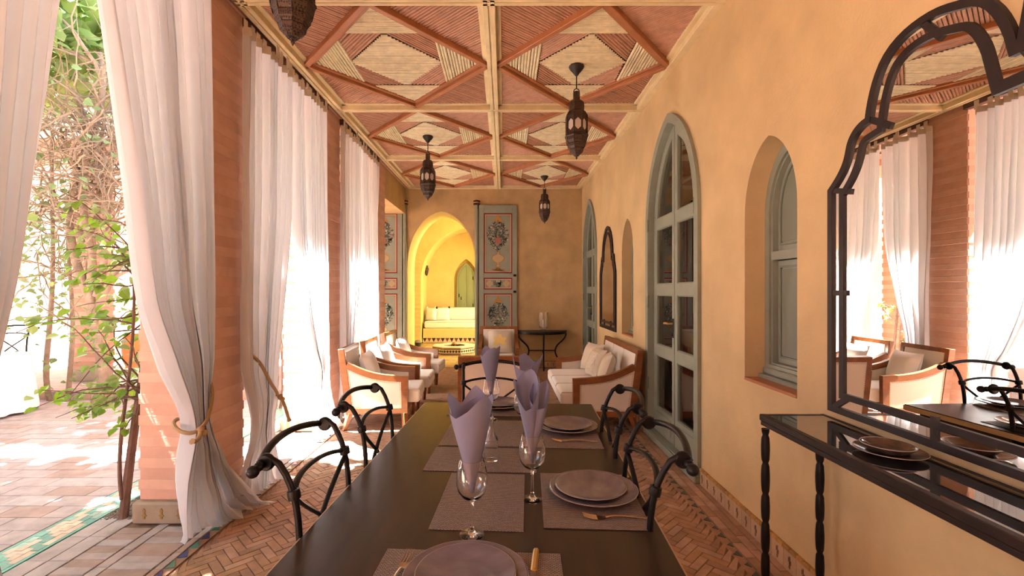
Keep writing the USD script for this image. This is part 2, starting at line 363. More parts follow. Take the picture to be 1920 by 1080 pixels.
# longitudinal strips between pillars and inlay, cross-laid pavers, and the strip along the right wall
cnt = 0; rest = MB()
def strip(x0, x1, y0, y1, n, L, W, along, mats, keep):
    global cnt
    w = (x1 - x0) / max(n, 1)
    if along:
        for k in range(n):
            y = y0 - brng.random() * L
            while y < y1:
                p = (x0 + w * (k + .5), y + L / 2, PI / 2, L, w)
                y += L; yield p
    else:
        y = y0
        while y < y1: yield ((x0 + x1) / 2, y + W / 2, 0, x1 - x0, W); y += W
for (x0, x1, y0, y1, n, L, W, along, kind, far) in ((-1.79, -1.745, 1.0, 8.5, 1, .15, 0, 1, 'p', 4.4), (-2.03, -1.795, 1.0, 8.5, 0, 0, .062, 0, 'p', 4.4), (-2.10, -2.035, 1.0, 8.5, 1, .16, 0, 1, 'p', 4.2), (-2.28, -2.105, 1.0, 8.5, 0, 0, .066, 0, 'p', 4.0), (1.285, 1.455, 1.9, 8.5, 3, .15, 0, 1, 'b', 3.6)):
    for (x, y, a, L2, W2) in strip(x0, x1, y0, y1, n, L, W, along, None, far):
        pk = kind == 'p'; dz = brng.normal(0, .0008)
        if any(p0 - .03 < y < p1 + .03 for p0, p1 in PIL) and pk: continue
        if y < far and y > 1.85 and cnt < 150:
            cnt += 1; mb = MB(); brick(mb, x, y, a, L2, W2, .004, dz); obj('paver' if pk else 'brick', mb, (('brick_pale', 'paver', 'paver_b') if pk else ('brick_a', 'brick_b', 'brick_c'))[brng.integers(3)], fl)
        else: brick(rest, x, y, a, L2, W2, .004, dz)
obj('paver_field', rest, 'brick_field', fl, kind='stuff')
mas2 = MB()
for xl, n0, n1 in ((-1.705, 1.9, 8.5), (1.262, 2.1, 8.5)):
    mas2.slab(xl - .034, xl + .018, n0, n1, -.02, -.002); k = 0; y = n0
    while y < n1 - .1:
        t = Polygon([(xl - .030, y), (xl + .014, y + .012), (xl - .030, y + .085)]) if xl < 0 else Polygon([(xl + .012, y), (xl - .026 + .012 * (k % 2), y + .025), (xl + .012, y + .06 - .015 * (k % 2))])
        obj('inlay_tile', MB().prism(t, -.01, .0012), ('tile_blue' if k % 2 == 0 else 'tile_green') if xl < 0 else ('tile_dark'), fl) if y < 5.6 else mas2.prism(t, -.01, .0012)
        y += .094; k += 1
obj('inlay_bed', mas2, 'brick_c', fl)

# right wall with its doors and window niches cut out
wr = struct('wall_right')
poly = sbox(Y0, 0, YB + .72, 3.62)
for yc, hw in DOORS: poly = poly.difference(arch(yc, hw, -.1, 2.02, 2.965, 16, .3))
for yc, hw in NICHES: poly = poly.difference(arch(yc, hw, .90, 1.86, 2.27, 16, .5))
obj('wall_face', MB().prism(poly, XW, XW + .34, 'x'), 'ochre', wr, smooth=25)
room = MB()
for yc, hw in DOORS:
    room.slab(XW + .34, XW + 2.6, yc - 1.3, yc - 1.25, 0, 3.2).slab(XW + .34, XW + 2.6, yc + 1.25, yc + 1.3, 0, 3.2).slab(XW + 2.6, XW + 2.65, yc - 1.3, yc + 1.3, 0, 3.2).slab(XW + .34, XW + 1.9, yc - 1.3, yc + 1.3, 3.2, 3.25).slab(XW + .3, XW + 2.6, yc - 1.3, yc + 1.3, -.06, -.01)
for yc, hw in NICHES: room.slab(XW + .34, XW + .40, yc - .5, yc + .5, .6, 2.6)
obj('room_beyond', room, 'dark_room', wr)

we = struct('wall_front'); obj('wall_face', MB().slab(XO, XW + .34, Y0 - .2, Y0, 0, 3.62), 'ochre', we)

# back wall with the arched passage
wb = struct('wall_back')
pas = arch(-1.16, .65, -.1, 1.86, 2.90, 20, .75)
obj('wall_face', MB().prism(sbox(-2.95, 0, XW + .02, 3.62).difference(pas), YB, YB + .70, 'y'), 'ochre_back', wb, smooth=25)
liner = MB().prism(pas.difference(pas.buffer(-.012)).intersection(sbox(-3, .0, 1, 4)), YB + .012, YB + .71, 'y')
obj('passage_lining', liner, 'yellow_wall', wb, smooth=25)

# baseboards: tiles with small motifs under a twisted edging
def baseboard(name, axis, at, spans, motif=True):
    b = struct(name)
    for s0, s1 in spans:
        t = s0
        while t < s1 - .05:
            w = min(.105, s1 - t)
            def put(nm, a0, a1, d, z0, z1, m, ch=.002):
                mb = MB()
                if axis == 'x': mb.slab(at - d, at + .01, a0, a1, z0, z1, ch)
                else: mb.slab(a0, a1, at - d, at + .01, z0, z1, ch)
                return obj(nm, mb, m, b)
            tl = put('tile', t + .001, t + w - .001, .014, 0, .100, 'base_tile')
            put('edging', t + .001, t + w * .5 - .001, .019, .100, .122, 'base_trim', .004); put('edging', t + w * .5 + .001, t + w - .001, .019, .100, .122, 'base_trim', .004)
            if motif:
                q = affinity.translate(unary_union([sbox(-.004, -.030, .004, .030), Polygon([(-.011, -.012), (0, .0), (-.011, .012)]), Polygon([(.011, .0), (0, .012), (.011, .024)]), Polygon([(.0, -.034), (.009, -.022), (-.006, -.020)])]), t + w / 2, .052)
                mb = MB().prism(q, at - .0155, at - .012, 'x') if axis == 'x' else MB().prism(q, at - .0155, at - .012, 'y')
                obj('motif', mb, 'motif', b)
            t += w
baseboard('baseboard_right', 'x', XW, [(1.65, 3.40), (4.68, 7.20)])
baseboard('baseboard_back', 'y', YB, [(-.50, 1.43)])

# ceiling: beams, coffers of reed panels with lozenge rails
ce = struct('ceiling')
obj('roof_deck', MB().slab(XO - .35, XW + .34, Y0, YB + .7, HP + .03, HP + .22), 'dark_board', ce)
XB = [-1.765, -0.10, 1.45]; YBM = [-2.46, -0.63, 1.20, 3.035, 4.865, 6.70]
def beam(x0, x1, y0, y1):
    mb = MB()
    if x1 - x0 > y1 - y0:
        c, h = (y0 + y1) / 2, (y1 - y0) / 2
        mb.slab(x0, x1, c - h, c - .006, HB, HP + .03, .004).slab(x0, x1, c + .006, c + h, HB, HP + .03, .004).slab(x0, x1, c - h - .030, c + h + .030, HP - .022, HP + .03, .004).slab(x0, x1, c - .007, c + .007, HB + .012, HP)
    else:
        c, h = (x0 + x1) / 2, (x1 - x0) / 2
        mb.slab(c - h, c - .006, y0, y1, HB, HP + .03, .004).slab(c + .006, c + h, y0, y1, HB, HP + .03, .004).slab(c - h - .038, c + h + .038, y0, y1, HP - .022, HP + .03, .004).slab(c - .007, c + .007, y0, y1, HB + .012, HP)
    return mb
for y in YBM: obj('cross_beam', beam(XB[0], XB[2], y - .032, y + .032), 'cream_paint', ce)
obj('centre_beam', beam(XB[1] - .042, XB[1] + .042, Y0, YB), 'cream_paint', ce)
obj('edge_beam', beam(-1.765, -1.685, Y0, YB), 'cream_paint', ce)
obj('edge_beam', MB().slab(1.385, 1.452, Y0, YB, HB + .005, HP + .03, .004).slab(1.345, 1.40, Y0, YB, HP - .022, HP + .03, .004), 'cream_paint', ce)
obj('edge_beam', MB().slab(-1.7, 1.45, YB - .06, YB + .01, HB + .005, HP + .03, .004), 'cream_paint', ce)
def reeds(poly, ang, pitch=.0255, z=HP, seed=0):
    """A panel of half-round reeds clipped to the polygon, hanging under a backing board."""
    r = np.random.default_rng(seed); mb = MB(); c = np.array(poly.centroid.coords[0]); d = np.array([math.cos(ang), math.sin(ang)]); n = np.array([-d[1], d[0]])
    big = 4.0; k0 = int(1.6 / pitch); A = np.linspace(PI, 2 * PI, 5)
    for k in range(-k0, k0 + 1):
        o = c + n * (k * pitch); g = poly.intersection(LineString([o - d * big, o + d * big]))
        for s in (g.geoms if hasattr(g, 'geoms') else [g]):
            if s.is_empty or s.geom_type != 'LineString' or s.length < .02: continue
            p, q = (np.array(x) for x in s.coords[:2]); rad = pitch * .5 * r.uniform(.86, 1.02); dz = r.uniform(-.002, .002); wob = r.normal(0, .0012, 2)
            v = []
            for e, w in ((p, wob[0]), (q, wob[1])):
                for a in A: v.append((*(e + n * (rad * math.cos(a) + w)), z + dz + rad * math.sin(a)))
            f = []
            for i in range(4): f += [[i, i + 5, i + 6], [i, i + 6, i + 1]]
            f += [[0, 1, 2], [0, 2, 3], [0, 3, 4], [5, 7, 6], [5, 8, 7], [5, 9, 8]]
            mb.add(v, f)
    return mb
def coffer(x0, x1, y0, y1, seed, tiles=True):
    cx, cy = (x0 + x1) / 2, (y0 + y1) / 2; N, E, S, W = (cx, y1), (x1, cy), (cx, y0), (x0, cy)
    mid = lambda a, b: ((a[0] + b[0]) / 2, (a[1] + b[1]) / 2)
    L = lambda a, b: math.hypot(b[0] - a[0], b[1] - a[1])
    perp = lambda a, b: math.atan2(b[1] - a[1], b[0] - a[0]) + PI / 2
    k = seed * 40
    for (a, b, corner) in ((N, E, (x1, y1)), (E, S, (x1, y0)), (S, W, (x0, y0)), (W, N, (x0, y1))):
        k += 1; obj('reed_panel', reeds(Polygon([a, corner, b]), perp(a, b), seed=k), 'cane_pink', ce)
        R = LineString([a, b]); ang = math.atan2(b[1] - a[1], b[0] - a[0])
        rail = MB()
        rail.box((*mid(a, b), HP - .022), (L(a, b) + .02, .046, .062), rotm(rz=ang), .004)
        off = np.array(mid((cx, cy), mid(a, b))) - np.array(mid(a, b)); off = off / np.linalg.norm(off) * .040
        rail.box((mid(a, b)[0] + off[0], mid(a, b)[1] + off[1], HP - .008), (L(a, b) - .06, .036, .036), rotm(rz=ang), .004)
        obj('lozenge_rail', rail, 'rail_brown', ce)
    ne, se, sw, nw = mid(N, E), mid(E, S), mid(S, W), mid(W, N)
    for (a, b, t, ang) in ((nw, ne, N, 0), (sw, se, S, 0), (ne, se, E, PI / 2), (nw, sw, W, PI / 2)):
        k += 1; obj('reed_panel', reeds(Polygon([a, b, t]), ang, z=HP - .004, seed=k), 'cane_yellow', ce)
    n2, e2, s2, w2 = mid(nw, ne), mid(ne, se), mid(se, sw), mid(sw, nw)
    k += 1; obj('reed_panel', reeds(Polygon([n2, e2, s2, w2]), 0, z=HP - .004, seed=k), 'cane_yellow', ce)
    for (a, b, c) in ((n2, e2, ne), (e2, s2, se), (s2, w2, sw), (w2, n2, nw)):
        k += 1; obj('reed_panel', reeds(Polygon([a, b, c]), perp(a, b) - PI / 2, z=HP + .006, seed=k), 'cane_pink', ce)
sd = 0
for r_ in range(5):
    ya = YBM[r_ + 1] + .04; yb = (YBM[r_ + 2] - .04) if r_ + 2 < len(YBM) else YB - .05
    if r_ == 0: pass
    for (xa, xb) in ((-1.685, XB[1] - .042), (XB[1] + .042, 1.395)):
        sd += 1; coffer(xa, xb, ya, yb, sd)
obj('plain_soffit', MB().slab(-1.72, 1.4, Y0, -.66, HP, HP + .03), 'cane_pink', ce)

# lintel over the colonnade with its dark curtain board
tr = struct('trim_1')
obj('lintel', MB().slab(XO - .02, XI + .02, Y0, YB, HB + .02, 3.62), 'terracotta', tr)
obj('end_lintel', MB().slab(XO, XI - .005, 7.10, YB - .002, 2.84, HB + .02), 'ochre_back', tr)
obj('end_roof', MB().slab(-3.75, XO - .02, 6.75, YB - .002, 3.40, 3.55), 'terracotta', tr)
for a, b in zip(PIL[:-1], PIL[1:]):
    obj('curtain_board', MB().slab(XI - .03, XI + .035, a[1] - .02, b[0] + .02, HB - .045, HB + .02, .004), 'dark_rail', tr)

# pillars: banded earth plaster on a tiled block
for i, (p0, p1) in enumerate(PIL):
    lab = ['banded terracotta pillar behind the camera, nearest the courtyard corner', 'banded terracotta pillar behind the camera', 'banded terracotta pillar just out of the frame beside the nearest curtain', 'nearest banded terracotta pillar, with a tied curtain at its foot', 'second banded terracotta pillar, between the near and the far pair of curtains', 'farthest banded terracotta pillar, beside the painted door leaf'][i]
    pl = thing('pillar', lab, 'pillar', (0, 0, 0), group='pillars of the colonnade'); yc = (p0 + p1) / 2; dy = p1 - p0
    obj('core', MB().slab(XO + .002, XI - .002, p0 + .002, p1 - .002, .13, HB + .03, .012), 'terracotta', pl)
    obj('plinth', MB().slab(XO - .02, XI + .02, p0 - .03, p1 + .02, 0, .135, .012), 'base_grey', pl)
    for k in range(4):
        xx = XO + .06 + k * .105
        q = unary_union([sbox(-.006, -.03, .006, .03), Polygon([(-.016, -.01), (0, -.022), (.016, -.01), (0, .004)]), Polygon([(-.012, .018), (0, .01), (.012, .018), (0, .034)])])
        obj('motif', MB().prism(affinity.translate(q, xx, .068), p0 - .0325, p0 - .028, 'y'), 'motif_gold', pl)
        if k < 4: obj('motif', MB().prism(affinity.translate(q, p0 + .05 + k * .11, .068), XI + .018, XI + .0225, 'x'), 'motif_gold', pl)
    if i >= 2:
        z = .20
        while z < HB - .08:
            obj('plaster_band', MB().slab(XO, XI, p0, p1, z, z + .064, .0035), 'terracotta_band', pl); z += .131

# arched doors and shuttered windows of the right wall
def arched_door(n, yc, hw):
    d = struct('door_%d' % n); A = arch(yc, hw, 0.0, 2.02, 2.965, 16, .3); X0 = XW + .035
    inner = arch(yc, hw - .075, .06, 2.02, 2.965 - .085, 16, .3)
    obj('door_frame', MB().prism(A.difference(inner), XW - .028, XW + .11, 'x').slab(XW - .05, XW + .1, yc - hw + .002, yc + hw - .002, -.002, .052, .006), 'sage', d, smooth=30)
    rails = [(.06, .30), (.80, .90), (1.38, 1.48), (2.01, 2.11)]
    for s in (-1, 1):
        half = inner.intersection(sbox(min(yc + s * .004, yc + s * 2), 0, max(yc + s * .004, yc + s * 2), 4)).buffer(-.003)
        panes = inner.buffer(-.085).intersection(sbox(min(yc + s * .062, yc + s * 2), .1, max(yc + s * .062, yc + s * 2), 4))
        for z0, z1 in rails: panes = panes.difference(sbox(0, z0 - .001, 20, z1 + .001))
        lf = obj('door_leaf', MB().prism(half.difference(panes), X0, X0 + .045, 'x'), 'sage', d, smooth=30)
        for g in panes.geoms: obj('pane', MB().prism(g.buffer(.006), X0 + .02, X0 + .026, 'x'), 'door_glass', lf)
        rim = MB()
        for g in panes.geoms: rim.prism(g.difference(g.buffer(-.010)), X0 + .004, X0 + .019, 'x')
        obj('glazing_bead', rim, 'sage_dark', lf)
        obj('bottom_panel', MB().prism(sbox(min(yc + s * .09, yc + s * (hw - .17)), .11, max(yc + s * .09, yc + s * (hw - .17)), .26), X0 - .006, X0 + .002, 'x'), 'sage', lf)
    hd = MB().tube([(X0 - .001, yc + .035, 1.13), (X0 - .045, yc + .035, 1.13)], .009).tube(spl([(X0 - .045, yc + .035, 1.13), (X0 - .05, yc + .08, 1.132), (X0 - .045, yc + .135, 1.127)], 8), .009)
    obj('door_handle', hd, 'gold', lf, smooth=40); obj('handle_plate', MB().box((X0 - .003, yc + .035, 1.09), (.006, .036, .17), ch=.002), 'iron', d)
    obj('keyhole', MB().ball((X0 - .006, yc + .035, 1.03), .014, 1), 'iron', d)
    for s in (-1, 1):
        for z in (.45, 1.25, 2.0): obj('hinge', MB().tube([(XW - .022, yc + s * (hw - .072), z), (XW - .022, yc + s * (hw - .072), z + .12)], .010), 'sage_dark', d)
for i, (yc, hw) in enumerate(DOORS): arched_door(i + 1, yc, hw)
for i, (yc, hw) in enumerate(NICHES):
    w = struct('window_%d' % (i + 1)); X0 = XW + .155
    A = arch(yc, hw + .02, .88, 1.86, 2.29, 16, .5); I = arch(yc, hw - .045, .985, 1.86, 2.205, 16, .5); bar = sbox(yc - hw, 1.60, yc + hw, 1.65)
    obj('window_frame', MB().prism(A.difference(I), X0 - .035, X0 + .05, 'x').prism(A.buffer(-.025).difference(I.buffer(-.012)), X0 - .02, X0 + .05, 'x'), 'sage', w, smooth=30)
    obj('crossbar', MB().prism(bar.intersection(I), X0 - .022, X0 + .04, 'x'), 'sage', w)
    P = I.buffer(-.014)
    for nm, pz in (('upper_shutter', P.intersection(sbox(0, 1.655, 20, 4))), ('lower_shutter', P.intersection(sbox(0, 0, 20, 1.595)))):
        sh = obj(nm, MB().prism(pz, X0 + .012, X0 + .05, 'x'), 'sage', w)
        obj('shutter_panel', MB().prism(pz.buffer(-.05), X0 + .004, X0 + .02, 'x').prism(pz.buffer(-.03).difference(pz.buffer(-.042)), X0 + .002, X0 + .02, 'x'), 'sage_dark', sh)
    obj('window_sill', MB().slab(X0 - .075, X0 + .03, yc - hw - .005, yc + hw + .005, .895, .925, .006).slab(X0 - .05, X0 + .03, yc - hw, yc + hw, .925, .965, .006), 'sage', w)
    obj('niche_sill', MB().slab(XW - .004, X0 - .06, yc - hw, yc + hw, .885, .903, .003), 'rail_brown', w)
for k, (yc, z, hz) in enumerate(((5.02, .765, .055), (5.22, .27, .05))):
    s = thing('light_switch', ['brass coloured switch plate on the right wall beside the near arched door', 'low narrow socket plate on the right wall behind the sofa end'][k], 'switch', (XW, yc, z))
    obj('plate', MB().box((-.004, 0, 0), (.010, .09 if k == 0 else .05, .11 if k == 0 else .10), ch=.003), 'switch', s)
    for q in (-1, 1): obj('rocker', MB().box((-.010, q * .018 if k == 0 else 0, 0 if k == 0 else q * .022), (.006, .026, .05 if k == 0 else .03), ch=.002), 'base_trim', s)

# ------------------------------------------------------------------ the yellow patio and its alcove behind the passage
YA, YZ = 12.40, 13.32
fa = struct('floor'); obj('bed', MB().slab(-3.4, 2.4, YB + .0, YZ + .2, -.2, -.006), 'mortar_pale', fa)
tl = MB(); y = YB + .02
prng = np.random.default_rng(11)
while y < YA + .1:
    x = -3.2
    while x < 2.2: tl.slab(x + .003, x + .147, y + .003, y + .147, -.02, prng.normal(0, .0008)); x += .15
    y += .15
obj('tile_field', tl, 'tile_yellow', fa, kind='stuff')
for yy in (9.45, 12.12):
    st = MB(); x = -3.0
    while x < 2.0: st.prism(Polygon([(x, yy), (x + .10, yy), (x + .15, yy + .07), (x + .05, yy + .07)]), -.01, .003); x += .16
    obj('inlay_row', st, 'base_grey', fa)
wa = struct('wall_patio')
alc = arch(-.86, 1.36, -.1, 1.70, 3.10, 24, .85)
obj('arched_face', MB().prism(sbox(-3.4, 0, 2.4, 4.3).difference(alc), YA, YZ, 'y'), 'yellow_wall', wa, smooth=25)
small = arch(-1.09, .35, .80, 1.72, 2.33)
obj('alcove_back', MB().prism(sbox(-3.4, 0, 2.4, 4.3).difference(small), YZ, YZ + .22, 'y').slab(-1.6, -.6, YZ + .2, YZ + .26, .6, 2.6), 'yellow_wall', wa, smooth=25)
obj('side_face', MB().slab(-3.5, -3.25, YB + .7, YZ, 0, 4.3), 'yellow_wall', wa)
obj('side_face', MB().slab(2.2, 2.45, YB + .7, YZ, 0, 4.3), 'yellow_wall', wa)
obj('upper_face', MB().slab(-3.4, 2.4, YB + .69, YB + .72, 3.0, 4.3), 'yellow_wall', wa)
obj('roof', MB().slab(-3.5, .15, YB + .7, YZ + .2, 3.75, 3.95), 'yellow_wall', wa)
# raised courses on the left reveal of the patio
for k in range(24): obj('plaster_band', MB().slab(-2.46, -2.235, YA - .012, YA + .02, .22 + k * .12, .28 + k * .12, .003), 'yellow_wall', wa)
w3 = struct('window_3'); A = arch(-1.09, .27, .82, 1.70, 2.22); X0 = YZ + .10
obj('window_frame', MB().prism(A.difference(A.buffer(-.035)), X0, X0 + .06, 'y'), 'green_door', w3)
for s in (-1, 1):
    q = A.buffer(-.038).intersection(sbox(min(-1.09 + s * .003, -1.09 + s), 0, max(-1.09 + s * .003, -1.09 + s), 3))
    obj('shutter', MB().prism(q, X0 + .02, X0 + .06, 'y'), 'green_door', w3)
    for z0, z1 in ((.90, 1.62), (1.68, 2.2)): obj('shutter_panel', MB().prism(q.buffer(-.045).intersection(sbox(-3, z0, 1, z1)), X0 + .008, X0 + .03, 'y'), 'green_door', w3)
for x, z in ((-1.3, 1.28), (-1.24, 1.20), (-.90, 1.0), (-.90, 1.78)): obj('latch', MB().box((x, X0 + .01, z), (.02, .03, .09), ch=.004), 'iron', w3)
obj('window_sill', MB().slab(-1.46, -.72, YZ - .02, X0 + .05, .79, .81, .004), 'base_trim', w3)

bn = thing('alcove_bench', 'yellow plastered bench built into the far alcove behind the passage', 'bench', (-.86, YA + .12, 0))
obj('body', MB().slab(-1.33, 1.33, 0, .72, 0, .40, .015), 'yellow_wall', bn)
obj('tile_bed', MB().slab(-1.34, 1.34, -.012, 0, .03, .155), 'tile_cream', bn)
for k in range(22): obj('triangle_tile', MB().prism(Polygon([(-1.33 + k * .121, .145), (-1.33 + k * .121 + .112, .145), (-1.33 + k * .121 + .056, .04)]), -.018, -.010, 'y'), ('tile_black', 'tile_brown')[k % 2], bn)
mt = thing('bench_mattress', 'long cream seat mattress lying on the yellow alcove bench', 'mattress', (-.86, YA + .47, .401))
m = rbox(2.60, .66, .19, .045, .01); m.apply_translation([0, 0, .095]); obj('cover', m, 'seat_cloth', mt, smooth=40)
obj('piping', MB().tube([(-1.27, -.325, .165), (1.27, -.325, .165)], .008), 'cushion_cloth', mt)
bo = thing('back_bolster', 'long cream bolster leaning on the alcove wall above the mattress', 'cushion', (-.72, YA + .68, .592))
m = rbox(2.20, .20, .36, .09, .0); m.vertices[:, 2] += .18 + .012 * np.sin(m.vertices[:, 0] * 7); obj('cover', m, 'seat_cloth', bo, smooth=50)
for k, (x, yy, rz, lab) in enumerate(((-2.02, .36, -20, 'small knotted cream pillow at the left end of the alcove mattress'), (-1.70, .44, 12, 'cream pillow leaning against the knotted one on the alcove mattress'))):
    q = thing('pillow', lab, 'cushion', (x, YA + yy, .598), rz, tilt=(-14, 0, 0))
    cm = cushion(.42 if k else .34, .36, .17); cm.apply_transform(trimesh.transformations.rotation_matrix(PI / 2, [1, 0, 0])); cm.apply_translation([0, 0, .185]); obj('cover', cm, 'seat_cloth', q, smooth=60)
    for s in (-1, 1): obj('tassel', MB().ball((s * (.19 if k else .15), -.01, .36), .028, 1, (1, 1, 1.3)), 'tile_black' if s > 0 else 'seat_cloth', q)
ft = thing('tiled_fountain', 'low octagonal tiled fountain basin on the yellow patio floor', 'fountain', (-1.14, 10.62, 0))
def octo(r): return Polygon([(r * math.cos(a), r * math.sin(a)) for a in np.arange(8) * PI / 4 + PI / 8])
obj('basin_wall', MB().prism(octo(.50).difference(octo(.27)), 0, .16), 'base_grey', ft)
obj('basin_top', MB().prism(octo(.51).difference(octo(.26)), .16, .178), 'tile_cream', ft)
obj('basin_floor', MB().prism(octo(.275), .0, .06), 'tile_brown', ft)
for e in range(8):
    a0, a1 = e * PI / 4 + PI / 8, (e + 1) * PI / 4 + PI / 8; p, q = np.array([math.cos(a0), math.sin(a0)]) * .5, np.array([math.cos(a1), math.sin(a1)]) * .5
    if (p + q)[1] > .3: continue
    nrm = (p + q) / np.linalg.norm(p + q); ang = math.atan2(*(q - p)[::-1])
    obj('dark_band', MB().box((*((p + q) / 2 + nrm * .002), .085), (.375, .008, .12), rotm(rz=ang)), 'tile_cream', ft)
    for k in range(6):
        c = p + (q - p) * ((k + .5) / 6) + nrm * .006
        obj('diamond_tile', MB().box((*c, .085), (.042, .006, .042), rotm(rz=ang) @ rotm(ry=PI / 4)), 'tile_black', ft)
    for z in (.032, .138): obj('edge_tile', MB().box((*((p + q) / 2 + nrm * .006), z), (.372, .006, .014), rotm(rz=ang)), 'tile_black', ft)
obj('spout', MB().lathe([(0, .06), (.05, .06), (.045, .12), (.02, .14), (.03, .18), (.055, .205), (.04, .235), (0, .24)], 12), 'base_trim', ft, smooth=40)
sc = thing('wall_sconce', 'small dark pierced wall lamp on the left side of the alcove', 'lamp', (-2.16, YA + .55, 1.83))
obj('body', MB().lathe([(0, 0), (.03, .03), (.055, .13), (.06, .2), (.04, .26), (.055, .29), (0, .30)], 8), 'lantern_metal', sc); obj('bracket', MB().slab(-.075, -.01, -.015, .015, .12, .16), 'lantern_metal', sc)
pt = thing('planter_pot', 'small dark and white pot on the patio floor left of the bench', 'pot', (-2.20, 11.85, 0))
obj('bowl', MB().lathe([(0, 0), (.07, 0), (.085, .06), (.10, .085), (.10, .095), (.08, .095), (.07, .07), (0, .07)], 12), 'tile_black', pt, smooth=40); obj('filling', MB().ball((0, 0, .11), .085, 2, (1, 1, .6)), 'gravel', pt)

# ------------------------------------------------------------------ painted door leaves folded back on the back wall
def painted_leaf(name, label, loc, w, mirror):
    d = thing(name, label, 'door', loc); H = 3.0; T = .055
    q = lambda x0, x1, z0, z1, y0=-T, y1=0.0, ch=.003: MB().slab(x0, x1, y0, y1, z0, z1, ch)
    panels = [(1.74, 2.85), (1.44, 1.66), (.52, 1.37), (.20, .44)]
    for x0, x1 in ((0, .085), (w - .085, w)): obj('stile', q(x0, x1, .02, H), 'sage', d)
    zz = [.02] + [v for a, b in sorted(panels) for v in (a, b)] + [H]
    for a, b in zip(zz[::2], zz[1::2]): obj('rail', q(.085, w - .085, a, b), 'sage', d)
    cx = w / 2; prn = np.random.default_rng(5)
    for (z0, z1) in panels:
        pn = obj('panel', q(.08, w - .08, z0, z1, -T + .018, -.004), 'sage', d)
        yf = -T + .018
        def flat(nm, poly, m, dy): return obj(nm, MB().prism(poly, yf - dy, yf, 'y'), m, pn)
        R = sbox(.087, z0 + .002, w - .087, z1 - .002)
        flat('border', R.difference(R.buffer(-.022, join_style=2)), 'door_red', .010); flat('border', R.buffer(-.022, join_style=2).difference(R.buffer(-.033, join_style=2)), 'door_pink', .008)
        flat('border', R.buffer(-.048, join_style=2).difference(R.buffer(-.052, join_style=2)), 'door_gold', .002)
        for (px_, pz_, a) in ((0, 0, 0), (1, 0, 90), (1, 1, 180), (0, 1, 270)):
            c = affinity.translate(affinity.rotate(Polygon([(0, 0), (.055, 0), (.03, .012), (.012, .03), (0, .055)]), a, origin=(0, 0)), .125 + px_ * (w - .25), z0 + .04 + pz_ * (z1 - z0 - .08)); flat('corner_ornament', c, 'door_gold', .0025)
        hgt = z1 - z0
        def bouquet(zc, rw, rh, n):
            groups = {k: MB() for k in ('door_leafgreen', 'door_teal', 'door_white', 'door_rose', 'door_gold', 'door_navy')}
            keys = list(groups)
            for k in range(n):
                for _ in range(40):
                    x, z = prn.uniform(-1, 1), prn.uniform(-1, 1); wid = math.sqrt(max(0, 1 - z * z)) * (1.0 if z > -.1 else 1.0 - .45 * abs(z + .1))
                    if abs(x) < wid: break
                r = prn.uniform(.009, .016); key = keys[(k * 7 + int(prn.integers(3))) % 6] if prn.random() < .5 else keys[prn.integers(2)]
                if key in ('door_leafgreen', 'door_teal', 'door_navy'): shp = affinity.rotate(affinity.scale(Point(0, 0).buffer(r, 3), 1.5, .6), prn.uniform(0, 180))
                else: shp = unary_union([Point(r * .6 * math.cos(t), r * .6 * math.sin(t)).buffer(r * .5, 2) for t in np.arange(5) * 1.2566])
                groups[key].prism(affinity.translate(shp, cx + x * rw, zc + z * rh), yf - .0035, yf, 'y')
            for key, mb in groups.items():
                if mb.n: obj('painted_bouquet', mb, key, pn, kind='stuff')
        def finial(zc, s):
            p = [(0, .17), (.012, .11), (.05, .06), (.075, .0), (.03, .015), (0, .03)]; flat('painted_finial', affinity.translate(Polygon([(x * s, z * s) for x, z in p + [(-x, z) for x, z in p[::-1][1:-1]]]), cx, zc), 'door_gold', .003)
        def vase(zc, s):
            p = [(0, .12), (.02, .10), (.015, .08), (.075, .05), (.095, .01), (.06, -.035), (.018, -.055), (.014, -.075), (.045, -.095), (.014, -.11), (.02, -.135), (.07, -.16)]
            P = Polygon([(x * s, z * s) for x, z in p] + [(-x * s, z * s) for x, z in p[::-1]]).buffer(0); P = affinity.translate(P, cx, zc)
            flat('painted_vase', P.difference(P.buffer(-.011)), 'door_gold', .003); flat('painted_vase', P.buffer(-.013), 'door_sand', .002)
        if hgt > 1.0:
            bouquet(z0 + .69, .195, .285, 300); finial(z0 + .915, 1.35); vase(z0 + .26, 1.3)
            rose = affinity.translate(affinity.scale(Point(0, 0).buffer(.055, 8), 1, 1.25), cx, z0 + .60); flat('painted_rose', rose, 'door_rose', .004)
            fan = affinity.translate(Polygon([(-.10, 0), (-.13, .03), (-.05, .035), (0, .075), (.05, .035), (.13, .03), (.10, 0)]), cx, z0 + .045); flat('painted_fan', fan, 'door_gold', .003)
        elif hgt > .5:
            bouquet(z0 + .46, .190, .225, 230); finial(z0 + .655, 1.15); vase(z0 + .17, .85)
        else:
            for s in (-1, 1): flat('painted_scroll', affinity.translate(unary_union([Point(.035 * math.cos(a), .035 * math.sin(a)).buffer(.03, 4) for a in np.arange(4) * PI / 2]), cx + s * .155, (z0 + z1) / 2), 'door_sand', .003)
            bouquet((z0 + z1) / 2, .085, .055, 40)
    xe = 0 if mirror else w
    post = MB().lathe([(.034, .0), (.034, H - .0)], 14, (-.045 if not mirror else w + .045, -T / 2, 0)); obj('pivot_post', post, 'sage', d, smooth=40)
    for k, z in enumerate((H + .01, H + .035, H + .06)): obj('collar', MB().lathe([(0, z), (.062 - .004 * (k == 1), z), (.062 - .004 * (k == 1), z + .02), (.02, z + .035 if k == 2 else z + .02), (0, z + .035 if k == 2 else z + .02)], 14, (-.045 if not mirror else w + .045, -T / 2, 0)), ('tile_black', 'base_trim', 'tile_black')[k], d, smooth=40)
